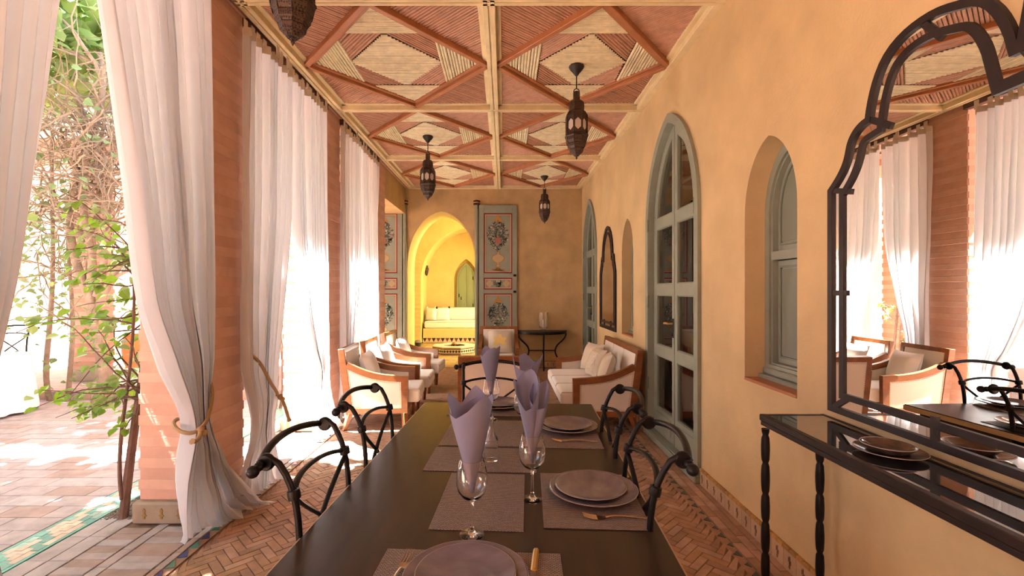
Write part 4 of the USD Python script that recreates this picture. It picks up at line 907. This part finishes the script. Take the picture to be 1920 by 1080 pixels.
pillow('cream cushion with dotted embroidery in the middle of the sofa', (1.28, 5.33), 180, .20, -.12, .36, .35, 24, 8, 'dots')
pillow('cream cushion with a dark stripe at the near end of the sofa', (1.28, 5.33), 180, .17, .30, .36, .35, 20, -10, 'stripe')

# ------------------------------------------------------------------ half-moon iron console with its hurricane glass
hm = thing('half_moon_console', 'half moon wrought iron console table against the back wall', 'table', (.70, YB - .02, 0))
half = Polygon([(.46 * math.cos(a), -.46 * math.sin(a)) for a in np.linspace(0, PI, 30)]); half = affinity.scale(half, 1.0, .95, origin=(0, 0))
obj('tabletop', MB().prism(half, .675, .692), 'iron_brown', hm); obj('rim', MB().prism(half.difference(half.buffer(-.014)), .64, .674), 'iron', hm)
for x, y in ((-.44, -.03), (.44, -.03), (0, -.425)):
    d = np.array([x, y]) / np.hypot(x, y)
    if y > -.1: pts = [(x, y, .655), (x * .98, y, .57), (x * .80, y, .48), (x * .58, y - .02, .37), (x * .56, y - .02, .28), (x * .72, y - .02, .14), (x * .86, y, .0)]
    else: pts = [(x, y, .655), (x, y, .5), (x, y + .02, .3), (x, y + .0, .0)]
    obj('leg', MB().tube(spl(pts, 24), .013, 8), 'iron', hm, smooth=50)
obj('stretcher', MB().tube([(-.25, -.05, .32), (.25, -.05, .32)], .009, 7).tube([(0, -.05, .32), (0, -.405, .32)], .009, 7), 'iron', hm)
hv = thing('hurricane_glass', 'tall fluted clear hurricane glass on the half moon console', 'vase', (.71, YB - .22, .6925))
pr = MB(); a = np.arange(40) * 2 * PI / 40; rows = []
for z, r in ((.0, .05), (.012, .055), (.03, .045), (.05, .06), (.08, .078), (.2, .08), (.335, .082), (.335, .078), (.2, .075), (.085, .072), (.06, .055), (.055, .0)): rows.append(np.c_[(r + (.003 * np.cos(a * 10) if z > .06 else 0)) * np.cos(a), (r + (.003 * np.cos(a * 10) if z > .06 else 0)) * np.sin(a), a * 0 + z])
obj('chimney', MB().sheet(np.array(rows), closed=True), 'glass', hv, smooth=40); obj('candle', MB().lathe([(0, .057), (.026, .057), (.026, .20), (.02, .205), (0, .203)], 16), 'seat_cloth', hv, smooth=40)

# ------------------------------------------------------------------ the wall mirrors and the glass console
def mirror(name, label, outline, x, band, gap, band2, spokes):
    t = thing(name, label, 'mirror'); P = Polygon(outline).buffer(0); bf = lambda d: P.buffer(-d, join_style=2, mitre_limit=1.35); b1 = P.difference(bf(band)); Q = bf(band + gap); b2 = Q.difference(bf(band + gap + band2))
    obj('outer_frame', MB().prism(b1, x - .020, x - .001, 'x'), 'mirror_frame', t, smooth=25); obj('inner_frame', MB().prism(b2, x - .018, x - .005, 'x'), 'mirror_frame', t, smooth=25)
    for a, b in spokes: obj('spoke', MB().prism(LineString([a, b]).buffer(band * .42, cap_style=2).intersection(P), x - .017, x - .006, 'x'), 'mirror_frame', t)
    obj('mirror_glass', MB().prism(P.buffer(-.008), x - .010, x - .003, 'x'), 'mirror_glass', t); return t
pts = [(1552, 771), (1552, 357), (1569, 330), (1583, 296), (1589, 268), (1601, 243), (1622, 222), (1627, 190), (1637, 150), (1654, 108), (1683, 68), (1720, 36), (1762, 12), (1800, 0), (1840, -8), (1872, 8), (1890, 32), (1902, 58), (1907, 76)]
ol = np.array([UX(a, b, XW - .018)[1:] for a, b in pts]); YM = 1.02; ol[0, 1] = .893; ctl = ol; dense = lambda p: [tuple(q) for q in spl(p, 26)]; ol = np.array([tuple(ol[0])] + dense(ol[1:4])[:-1] + dense(ol[3:7])[:-1] + dense(ol[6:])); ol = np.array([tuple(ctl[0])] + dense(ctl[1:7])[:-1] + dense(ctl[6:]))
peak = [(YM + .262 * math.cos(a), 2.16 + .34 * math.sin(a)) for a in np.linspace(.12, PI - .12, 17)]
full = [tuple(p) for p in ol] + peak + [(2 * YM - y, z) for y, z in ol[::-1]]
def inn(p, d=.105): q = np.array([YM, 1.6]) - p; return tuple(np.array(p) + q / np.linalg.norm(q) * d)
spk = [(tuple(ctl[i]), inn(ctl[i], .14)) for i in (0, 1, 6, 11, 18)] + [((ctl[0][0], 1.41), (ctl[0][0] - .11, 1.41))]
spk += [((y, .893), (y, 1.0)) for y in (1.55, 1.02, .5)] + [((2 * YM - a[0], a[1]), (2 * YM - b[0], b[1])) for a, b in spk]
mirror('large_mirror', 'large dark framed mirror with a lobed top above the glass console', full, XW, .027, .040, .026, spk)
yc = 6.46; o2 = [(.49, .885), (.49, 1.62), (.485, 1.68), (.45, 1.76), (.41, 1.82), (.39, 1.90), (.33, 1.92), (.32, 2.0), (.29, 2.10), (.22, 2.21), (.12, 2.29), (0, 2.32)]
full2 = [(yc + a, b) for a, b in o2] + [(yc - a, b) for a, b in o2[::-1][1:]]
mirror('small_mirror', 'dark framed mirror with a stepped arched top above the sofa', full2, XW, .045, .035, .03, [((yc - .2, .885), (yc - .2, 1.01)), ((yc + .2, .885), (yc + .2, 1.01))])
cs = thing('glass_console', 'long black iron console table with a dark glass top under the large mirror', 'table', (1.145, 1.12, 0)); ZC = .868; CLn = .955; D2 = .285
obj('glass_top', MB().slab(.022, D2 - .006, -CLn + .025, CLn - .025, ZC - .010, ZC, .002), 'console_glass', cs)
for s in (-1, 1):
    obj('top_rail', MB().slab(-.004 if s < 0 else D2 - .02, .022 if s < 0 else D2, -CLn, CLn, ZC - .026, ZC + .002, .003).slab(0 if s < 0 else D2 - .018, .018 if s < 0 else D2 - .002, -CLn + .004, CLn - .004, ZC - .046, ZC - .026, .002), 'iron_brown', cs)
    obj('end_rail', MB().slab(.018, D2 - .016, s * (CLn - .013) - .013, s * (CLn - .013) + .013, ZC - .036, ZC + .001, .003), 'iron_brown', cs)
    for x in (.014, D2 - .03):
        zz = np.linspace(0, ZC - .06, 60); rr = .0150 + .0032 * np.abs(np.sin(zz * 24)) - .004 * (np.abs(np.sin(zz * 24)) < .15); obj('leg', MB().tube(np.c_[zz * 0 + x, zz * 0 + s * (CLn - .018), zz], rr, 10), 'iron', cs, smooth=50)
cx_, cy_ = 1.30, 1.565
sa1 = thing('saucer', 'brown glazed saucer on the glass console under a small bowl', 'plate', (cx_, cy_, ZC + .0005), 0); obj('dish', MB().lathe([(0, .004), (.05, .004), (.055, 0), (.065, .003), (.098, .014), (.1015, .0165), (.098, .0185), (.064, .008), (0, .007)], 44), 'glaze_brown', sa1, smooth=40)
a = np.arange(44) * 2 * PI / 44; obj('glazed_rim', MB().tube(np.c_[.1015 * np.cos(a), .1015 * np.sin(a), a * 0 + .0167], .0014, 6, closed=True), 'glaze_rim', sa1, smooth=True)
bw = thing('small_bowl', 'small shallow brown glazed bowl on the saucer of the glass console', 'bowl', (cx_ - .002, cy_ + .004, ZC + .0085), 0); obj('dish', MB().lathe([(0, 0), (.05, 0), (.062, .008), (.075, .022), (.077, .0245), (.070, .0265), (.062, .022), (.052, .009), (0, .006)], 40), 'glaze_brown', bw, smooth=40)
obj('glazed_rim', MB().tube(np.c_[.0765 * np.cos(np.arange(40) * PI / 20), .0765 * np.sin(np.arange(40) * PI / 20), np.zeros(40) + .0255], .0016, 6, closed=True), 'glaze_rim', bw, smooth=True)

# ------------------------------------------------------------------ lanterns
def lantern(label, loc):
    """Origin at the ceiling; hangs down."""
    t = thing('pendant_lantern', label, 'lantern', loc, 0, 'pierced metal lanterns'); M = 'lantern_metal'
    UsdGeom.Xformable(t).AddScaleOp().Set(Gf.Vec3f(1, 1, .89))
    obj('ceiling_rose', MB().lathe([(0, 0), (.062, 0), (.066, -.012), (.055, -.035), (.028, -.07), (.012, -.095), (.006, -.10), (0, -.10)], 20), 'iron_brown', t, smooth=40)
    obj('hanging_rod', MB().tube([(0, 0, -.10), (0, 0, -.222)], .005, 6), 'iron_brown', t)
    a = np.linspace(-.3, PI + .3, 12); obj('hanging_ring', MB().tube(np.c_[.024 * np.cos(a), a * 0, -.250 + .028 * np.sin(a)], .0042, 6), 'iron_brown', t)
    ph = PI / 8
    obj('neck', MB().lathe([(0, -.250), (.024, -.252), (.030, -.262), (.029, -.335), (.034, -.34), (0, -.345)], 8, ph=ph), M, t)
    obj('dome', MB().lathe([(.03, -.338), (.052, -.345), (.065, -.365), (.068, -.40), (.066, -.44), (.072, -.447), (.0, -.45)], 8, ph=ph), M, t)
    obj('cornice', MB().lathe([(.05, -.440), (.078, -.452), (.090, -.475), (.098, -.492), (.098, -.505), (.085, -.51), (0, -.51)], 8, ph=ph), M, t)
    R, z0, z1 = .092, -.505, -.668
    obj('candle_core', MB().lathe([(0, z0), (.03, z0), (.03, z1), (0, z1)], 8), 'lantern_dark', t)
    for k in range(8):
        a0, a1 = k * PI / 4 + ph, (k + 1) * PI / 4 + ph; w = 2 * R * math.sin(PI / 8); am = (a0 + a1) / 2; rc = R * math.cos(PI / 8)
        face = sbox(-w / 2, z1, w / 2, z0); zc = (z0 + z1) / 2; hexa = Polygon([(-w * .36, zc - .030), (0, zc - .058), (w * .36, zc - .030), (w * .36, zc + .030), (0, zc + .058), (-w * .36, zc + .030)])
        Rm = np.array([[-math.sin(am), math.cos(am), 0], [math.cos(am), math.sin(am), 0], [0, 0, 1]]).T
        pl_ = obj('side_plate', MB().prism(face.difference(hexa), rc - .004, rc, 'y', R=Rm), M, t); obj('glass_pane', MB().prism(hexa.buffer(.003), rc - .009, rc - .005, 'y', R=Rm), 'lantern_glass', pl_)
        obj('corner_bar', MB().tube([(R * math.cos(a0), R * math.sin(a0), z0), (R * math.cos(a0), R * math.sin(a0), z1)], .006, 5), M, t)
    obj('lower_rim', MB().lathe([(.0, -.662), (.09, -.664), (.102, -.675), (.104, -.690), (.094, -.700), (0, -.70)], 8, ph=ph), M, t)
    obj('lower_bowl', MB().lathe([(.094, -.698), (.092, -.73), (.078, -.757), (.081, -.764), (.077, -.788), (.060, -.808), (.062, -.815), (.056, -.838), (.034, -.856), (.030, -.866), (.014, -.875), (0, -.876)], 8, ph=ph), M, t)
    for k in range(8):
        a0 = k * PI / 4 + ph; obj('rib', MB().tube([(r * math.cos(a0), r * math.sin(a0), z) for r, z in ((.094, -.70), (.083, -.755), (.067, -.793), (.047, -.835), (.014, -.876))], .0035, 5), 'lantern_dark', t)
    obj('finial', MB().lathe([(.014, -.873), (.006, -.882), (.010, -.890), (.003, -.905), (0, -.912)], 10), M, t, smooth=40); return t
ZL = HP - .014
l0 = lantern('pierced metal lantern nearest the camera, cut by the top edge of the photo', (-.975, 2.14, ZL))
copy_of(l0, 'pendant_lantern', 'pierced metal lantern hanging nearest on the right half of the ceiling', (.625, 4.0, ZL))
copy_of(l0, 'pendant_lantern', 'pierced metal lantern on the left half of the ceiling, before the passage', (-.955, 5.82, ZL))
copy_of(l0, 'pendant_lantern', 'small looking far lantern near the back wall, right of the painted door', (.685, 7.85, ZL))

# ------------------------------------------------------------------ the courtyard
cy = struct('floor'); obj('bed', MB().slab(-13, -2.28, -4, 9.3, -.3, -.010), 'mortar_pale', cy)
trng = np.random.default_rng(21)
BX0, BX1 = -2.735, -2.52
for k, (a, b) in enumerate(((BX0, BX0 + .022), (BX1 - .022, BX1))):
    y = 1.9
    while y < 5.6: obj('border_tile', MB().slab(a + .001, b - .001, y + .001, y + .119, -.02, trng.normal(.001, .0005)), 'tile_turquoise', cy); y += .12
far_tiles = MB(); y = 1.9
w4 = (BX1 - BX0 - .044) / 4
while y < 8.4:
    for c in range(4):
        yy = y + (.03 if c % 2 else 0); m = ('tile_aqua', 'tile_cream', 'tile_turquoise', 'tile_cream')[(c + int(round(y / .06)) + trng.integers(2)) % 4]; x = BX0 + .022 + c * w4
        if y < 3.75: obj('zellige_tile', MB().slab(x + .001, x + w4 - .001, yy + .001, yy + .058, -.02, trng.normal(.001, .0006)), m, cy)
        else: far_tiles.slab(x + .001, x + w4 - .001, yy + .001, yy + .058, -.02, .001)
    y += .06
obj('zellige_field', far_tiles, 'tile_aqua', cy, kind='stuff')
rest = MB(); n = 0
for r_ in range(38):
    y = 1.2 + r_ * .155; x = -2.745 - (.16 if r_ % 2 else 0)
    if r_ % 2: brick(rest, -2.745 - .08, y + .0775, 0, .16, .155, .004)
    while x > -10:
        L = .30; dz = trng.normal(0, .001); px, py = CX + F * (x - .15) / y, CY + F * HC / y
        if -10 < px < 275 and y < 5.0 and py < 1090 and n < 120: n += 1; mb = MB(); brick(mb, x - L / 2, y + .0775, 0, L, .155, .006, dz); obj('paver', mb, ('paver', 'paver_b', 'brick_pale')[trng.integers(3)], cy)
        else: brick(rest, x - L / 2, y + .0775, 0, L, .155, .006, dz)
        x -= L
obj('paver_field', rest, 'paver', cy, kind='stuff')
rest = MB(); y = 1.0
while y < 8.3:
    for x0, x1 in ((-2.515, -2.40), (-2.397, -2.285)):
        if 2.80 < y < 3.32: continue
        dz = trng.normal(0, .001)
        if 1.9 < y < 2.9: mb = MB(); brick(mb, (x0 + x1) / 2, y + .12, 0, x1 - x0, .24, .005, dz); obj('paver', mb, ('paver', 'brick_pale')[trng.integers(2)], cy)
        else: brick(rest, (x0 + x1) / 2, y + .12, 0, x1 - x0, .24, .005, dz)
    y += .24
obj('paver_edging', rest, 'paver', cy, kind='stuff')
gv = MB(); gr = np.random.default_rng(2)
for k in range(900):
    s = gr.uniform(.004, .011); v = trimesh.creation.icosphere(0, 1.0); gv.add(v.vertices * [s, s * gr.uniform(.6, 1), s * .6], v.faces, rotm(0, 0, gr.uniform(0, 6)), (gr.uniform(-2.51, -2.29), gr.uniform(2.88, 3.36), gr.uniform(-.006, .004)))
g_ = obj('gravel', gv, 'gravel', None); tag(g_, 'grey gravel bed around the climbing shrub beside the nearest pillar', 'gravel', kind='stuff')

wg = struct('wall_courtyard')
obj('wall_face', MB().slab(-12.5, -2.95, YB, YB + .3, 0, 5.2), 'pink_wall', wg)
obj('side_face', MB().slab(-12.7, -12.4, -4, YB, 0, 3.9), 'pink_wall', wg)
obj('front_face', MB().slab(-12.5, XO, -3.9, -3.7, 0, 3.62), 'pink_wall', wg)
obj('white_face', MB().slab(-9.8, -6.55, YB - .05, YB - .002, .11, 2.6), 'white_wall', wg)
obj('ledge', MB().slab(-9.8, -6.5, YB - .12, YB - .04, 1.02, 1.10), 'pink_wall', wg)
bp_ = MB().slab(-3.7, -2.62, YB - .28, YB - .002, 0, 1.74).slab(-3.72, -2.60, YB - .30, YB - .002, 1.74, 1.80); obj('low_face', bp_, 'pink_wall', wg)
for k in range(22): obj('plaster_band', MB().slab(-3.7, -2.62, YB - .16, YB - .002, 1.95 + k * .13, 2.03 + k * .13, .004), 'brick_band', wg)
pf = struct('floor'); obj('platform', MB().slab(-12.4, -2.9, 6.08, YB, -.05, .11, .01), 'paver_b', pf)
k = 0; x = -12.0
while x < -2.95: obj('kerb_tile', MB().slab(x + .002, x + .148, 6.065, 6.10, 0.0, .105, .003), ('paver', 'brick_b')[k % 2], pf) if -8 < x < -3 else None; x += .15; k += 1
for i, (xc, lab) in enumerate(((-6.07, 'banded pink pillar across the courtyard, left of the climbing shrub'), (-3.02, 'banded pink pillar across the courtyard, seen through the narrow curtain gap'))):
    p = thing('courtyard_pillar', lab, 'pillar', (xc, 6.86, .11)); obj('core', MB().slab(-.175, .175, -.155, .155, 0, 3.2, .01), 'pink_wall', p)
    obj('plinth', MB().slab(-.19, .19, -.17, .17, 0, .16, .008), 'base_grey', p)
    for k in range(23): obj('plaster_band', MB().slab(-.182, .182, -.162, .162, .22 + k * .131, .284 + k * .131, .004), 'brick_band', p)
tp = struct('trim_2'); obj('cross_beam', MB().slab(-9.5, -2.80, 6.70, 7.02, 3.31, 3.62), 'pink_wall', tp)
curtain('courtyard_curtain', 'white curtain across the courtyard at the left edge of the photo', [(3.28, -7.75, 6.8, -6.75, 6.8, .05), (2.2, -7.75, 6.8, -6.85, 6.8, .05), (1.3, -7.75, 6.8, -7.10, 6.8, .05), (.9, -7.72, 6.8, -7.3, 6.8, .05), (.12, -7.75, 6.8, -7.1, 6.8, .06)], 6, 0, 8, 'curtain_far', group='courtyard curtain')
rt = thing('garden_table', 'round courtyard table under a long white cloth at the left edge', 'table', (-6.02, 5.28, 0)); a = np.linspace(0, 2 * PI, 96, endpoint=False)
obj('tabletop', MB().lathe([(0, .64), (.44, .64), (.44, .665), (0, .665)], 32), 'white_wall', rt); obj('pedestal', MB().lathe([(0, .0), (.2, 0), (.05, .04), (.04, .64), (0, .64)], 16), 'iron', rt)
tc = thing('tablecloth', 'white cloth draped over the courtyard table', 'tablecloth', (-6.02, 5.28, 0)); rows = [np.c_[r * np.cos(a) * f, r * np.sin(a) * f, z + a * 0] for r, z, f in ((.0, .672, 1 + a * 0), (.44, .672, 1 + a * 0), (.455, .655, 1 + a * 0), (.475, .4, 1 + .045 * np.sin(a * 14)), (.50, .03, 1 + .07 * np.sin(a * 14)))]
obj('cloth', MB().sheet(np.array(rows), closed=True), 'white_cloth', tc, smooth=60)
copy_of(ch0, 'iron_chair', 'wrought iron chair across the courtyard behind the cloth covered table', (-6.20, 5.83, 0), -80, 'courtyard chair')
po = thing('orange_pot', 'orange clay pot across the courtyard, glimpsed behind the climbing shrub', 'pot', (-5.10, 6.40, .11)); obj('pot', MB().lathe([(0, 0), (.09, 0), (.13, .10), (.14, .30), (.11, .42), (.125, .45), (.11, .45), (.09, .40), (0, .36)], 20, (0, 0, .26)), 'pot_orange', po, smooth=40); obj('stand', MB().slab(-.16, .16, -.16, .16, 0, .26, .008), 'white_wall', po)

# plants
def leaf_vf(L, W, fold=.25, curl=.15):
    t = np.array([0, .28, .62, 1.0]); wd = np.array([.05, .95, .80, .02]) * W / 2; v = []
    for k in range(4): z = -curl * L * t[k] ** 2; v += [(t[k] * L, -wd[k], z + fold * wd[k]), (t[k] * L, 0, z), (t[k] * L, wd[k], z + fold * wd[k])]
    f = []
    for k in range(3):
        for j in range(2): q = k * 3 + j; f += [[q, q + 3, q + 4], [q, q + 4, q + 1]]
    return np.array(v), np.array(f)
LV, LF = leaf_vf(1, .82)
def put_leaf(mb, p, d, size, r):
    az = math.atan2(d[1], d[0]) + r.normal(0, .7); mb.add(LV * size, LF, rotm(r.normal(0, .6), r.uniform(-.1, .9), az), p)
def wander(p, d, L, n, r, jit, pull=(0, 0, 0)):
    pts = [np.array(p, float)]; d = np.array(d, float) / np.linalg.norm(d)
    for _ in range(n): d = d + r.normal(0, jit, 3) + np.array(pull); d /= np.linalg.norm(d); pts.append(pts[-1] + d * L / n)
    return np.array(pts)
def climbing(name, label, base, stems, nleaf, size, parts, seed, cat='plant', twigs=14):
    r = np.random.default_rng(seed); t = thing(name, label, cat, base); spots = []
    for (pts, rad) in stems:
        P = spl(pts, 22); obj('stem', MB().tube(P, np.linspace(rad, rad * .55, 22), 7), 'bark_dark', t, smooth=50); spots.append(P)
    tw = MB(); tips = []
    for k in range(twigs):
        P = spots[k % len(spots)]; i = int(r.integers(9, 22)); d = np.array([r.normal(-.9, .5), r.normal(-.1, .7), r.normal(.25, .45)]); w = wander(P[i], d, r.uniform(.28, .75), 7, r, .18, (0, 0, -.05)); w[:, 0] = np.minimum(w[:, 0], np.maximum(-2.275 - base[0], P[i][0])); tw.tube(w, np.linspace(.006, .002, 8), 5); tips.append(w)
    obj('twigs', tw, 'bark_dark', t, kind='stuff'); mass = MB()
    for k in range(nleaf):
        w = tips[r.integers(len(tips))]; i = r.integers(2, 8); p = w[i] + r.normal(0, .022, 3); p[0] = min(p[0], -2.33 - base[0]); d = w[i] - w[i - 1]
        if k < parts: mb = MB(); put_leaf(mb, p, d, size * r.uniform(.6, 1.25), r); obj('leaf', mb, 'leaf', t)
        else: put_leaf(mass, p, d, size * r.uniform(.5, 1.1), r)
    if mass.n: obj('foliage', mass, 'leaf_mass', t, kind='stuff')
    return t
climbing('climbing_shrub', 'leafy climbing shrub rising from the gravel beside the nearest visible pillar', (-2.38, 2.90, 0), [([(0, 0, 0), (.02, .02, .3), (.06, .03, .65), (.10, .05, 1.05), (.10, .06, 1.5), (.06, .08, 2.0)], .027), ([(.0, -.01, .12), (-.01, -.01, .45), (.03, .0, .85), (.05, .02, 1.3), (.0, .05, 1.75)], .012), ([(.10, .14, 0), (.11, .15, .5), (.12, .15, 1.1), (.12, .15, 1.7)], .016), ([(.05, .03, .55), (.10, .0, .72), (.11, .02, .9)], .006)], 520, .068, 250, 5, 'shrub', 44)
climbing('climbing_shrub', 'bright leafy climber outside the far pair of curtains, seen best in the large mirror', (-2.50, 6.35, 0), [([(0, 0, 0), (.02, .03, .5), (.0, .0, 1.1), (.03, .02, 1.9)], .02), ([(.05, -.05, 0), (.06, -.1, .6), (.02, -.12, 1.4)], .012)], 260, .085, 60, 9, 'shrub', 20)
climbing('climbing_shrub', 'thin bare stemmed climber outside the narrow gap between the sunlit curtains', (-2.70, 5.60, 0), [([(0, 0, 0), (.03, 0, .5), (-.02, .02, 1.1), (.02, .0, 1.9), (.03, 0, 2.6)], .016), ([(.07, .02, 0), (.05, .03, .6), (.09, .0, 1.3), (.06, .0, 2.1)], .012), ([(-.05, .0, 0), (-.03, .02, .7), (-.06, .0, 1.5)], .010)], 60, .06, 40, 12, 'shrub', 10)
def big_tree(name, label, base, trunks, zc, spread, ntw, nlv, seed, canopy=None):
    r = np.random.default_rng(seed); t = thing(name, label, 'tree', base); ends = []
    for pts, rad in trunks:
        P = spl(pts, 26); obj('trunk', MB().tube(P, np.linspace(rad, rad * .5, 26), 8), 'bark', t, smooth=50); ends += [P[i] for i in range(10, 26)]
        for k in range(5):
            i = int(r.integers(9, 25)); w = wander(P[i], (r.normal(0, 1), r.normal(-.15, .3), r.uniform(.2, 1)), r.uniform(.6, 1.4), 10, r, .16); obj('branch', MB().tube(w, np.linspace(rad * .45, rad * .12, 11), 6), 'bark', t, smooth=50); ends += list(w[4:])
    tw = MB(); lv = MB(); e = np.array(ends)
    for k in range(ntw):
        p = e[r.integers(len(e))] * .5 + .5 * (np.array(zc) + r.normal(0, 1, 3) * spread); w = wander(p, r.normal(0, 1, 3) * [1, .6, 1], r.uniform(.35, 1.1), 7, r, .22, (0, 0, -.06)); tw.tube(w, np.linspace(.009, .003, 8) * r.uniform(.6, 1.4), 4)
    obj('dry_twigs', tw, 'twig', t, kind='stuff')
    for k in range(nlv):
        p = np.array(zc) + r.normal(0, 1, 3) * np.array(spread) * 1.5; put_leaf(lv, p, r.normal(0, 1, 3), r.uniform(.05, .11), r)
    obj('foliage', lv, 'leaf_grey', t, kind='stuff')
    if canopy:
        cv = MB(); (x0, x1, y0, y1, z0, z1, nn) = canopy; done = 0
        for k in range(nn * 4):
            p = np.array([r.uniform(x0, x1), r.uniform(y0, y1), r.uniform(z0, z1)]); 
            if meshkit.noise((p + base)[None] * [.9, .9, .4], 4)[0] < .13: continue
            if r.random() < .3: w = wander(p, r.normal(0, 1, 3), .7, 5, r, .2); tw2 = MB(); 
            put_leaf(cv, p, r.normal(0, 1, 3), r.uniform(.17, .32), r); done += 1
            if done >= nn: break
        obj('upper_foliage', cv, 'leaf_mass', t, kind='stuff')
    return t
B = np.array([-5.05, 5.72, 0])
big_tree('courtyard_tree', 'tangled dry branched tree in the courtyard between the two nearest curtains', tuple(B), [([(0, 0, 0), (.05, .02, .7), (-.05, 0, 1.3), (.02, -.05, 1.8), (-.1, -.05, 2.5), (.1, -.1, 3.4), (.15, -.1, 4.3)], .055), ([(.0, .02, 1.1), (.2, 0, 1.55), (.5, -.05, 1.9), (.85, -.1, 2.1)], .05), ([(.0, .0, 1.2), (-.2, 0, 1.7), (-.3, 0, 2.3), (-.15, 0, 3.0), (-.3, 0, 3.9)], .05), ([(.03, 0, 1.35), (.16, -.03, 1.9), (.22, -.05, 2.6), (.4, -.1, 3.5)], .045), ([(-.04, 0, 1.4), (-.12, .1, 2.0), (-.02, .1, 2.8), (-.3, 0, 3.6)], .04)], (.1, -.1, 3.45), (.55, .35, .75), 420, 420, 31, None)
big_tree('courtyard_tree', 'slender pale trunked tree standing left of the tangled one', (-5.86, 6.02, 0), [([(.0, -.03, 0), (-.08, 0, .3), (-.05, 0, .8), (.0, 0, 1.5), (.1, -.1, 2.4), (.2, -.2, 3.6)], .032)], (.0, -.25, 2.0), (.24, .14, .5), 50, 240, 33)
big_tree('courtyard_tree', 'second slender pale trunked tree, close right of the first', (-5.62, 5.98, 0), [([(0, 0, 0), (.03, 0, .4), (.06, 0, 1.0), (.02, 0, 1.7), (.1, -.1, 2.6)], .030)], (.0, -.25, 2.2), (.24, .14, .5), 40, 150, 34)
CANOPY = [(-9.2, -2.55, -.4, 3.45, 4.1, 5.4, 6200), (-9.8, -5.0, 3.98, 7.5, 4.2, 5.6, 5600)]
for k, (x0, x1, y0, y1, z0, z1, nn) in enumerate(CANOPY):
    b = np.array([(-7.6, 2.2, 0), (-7.4, 5.0, 0)][k]); r = b
    big_tree('shade_tree', ('broad shade tree of the courtyard outside the left edge', 'farther broad shade tree of the courtyard beyond the cloth covered table')[k], tuple(b), [([(0, 0, 0), (.1, .05, 1.5), (.0, .1, 3.0), (.3, .2, 4.6)], .10), ([(.1, 0, 2.4), (.7, .2, 3.6), (1.4, .3, 4.7)], .06), ([(.1, 0, 2.2), (-.5, -.3, 3.5), (-1.0, -.4, 4.7)], .06)], (0, 0, 4.8), (.9, .8, .3), 60, 60, 40 + k, (x0 - b[0], x1 - b[0], y0 - b[1], y1 - b[1], z0, z1, nn))
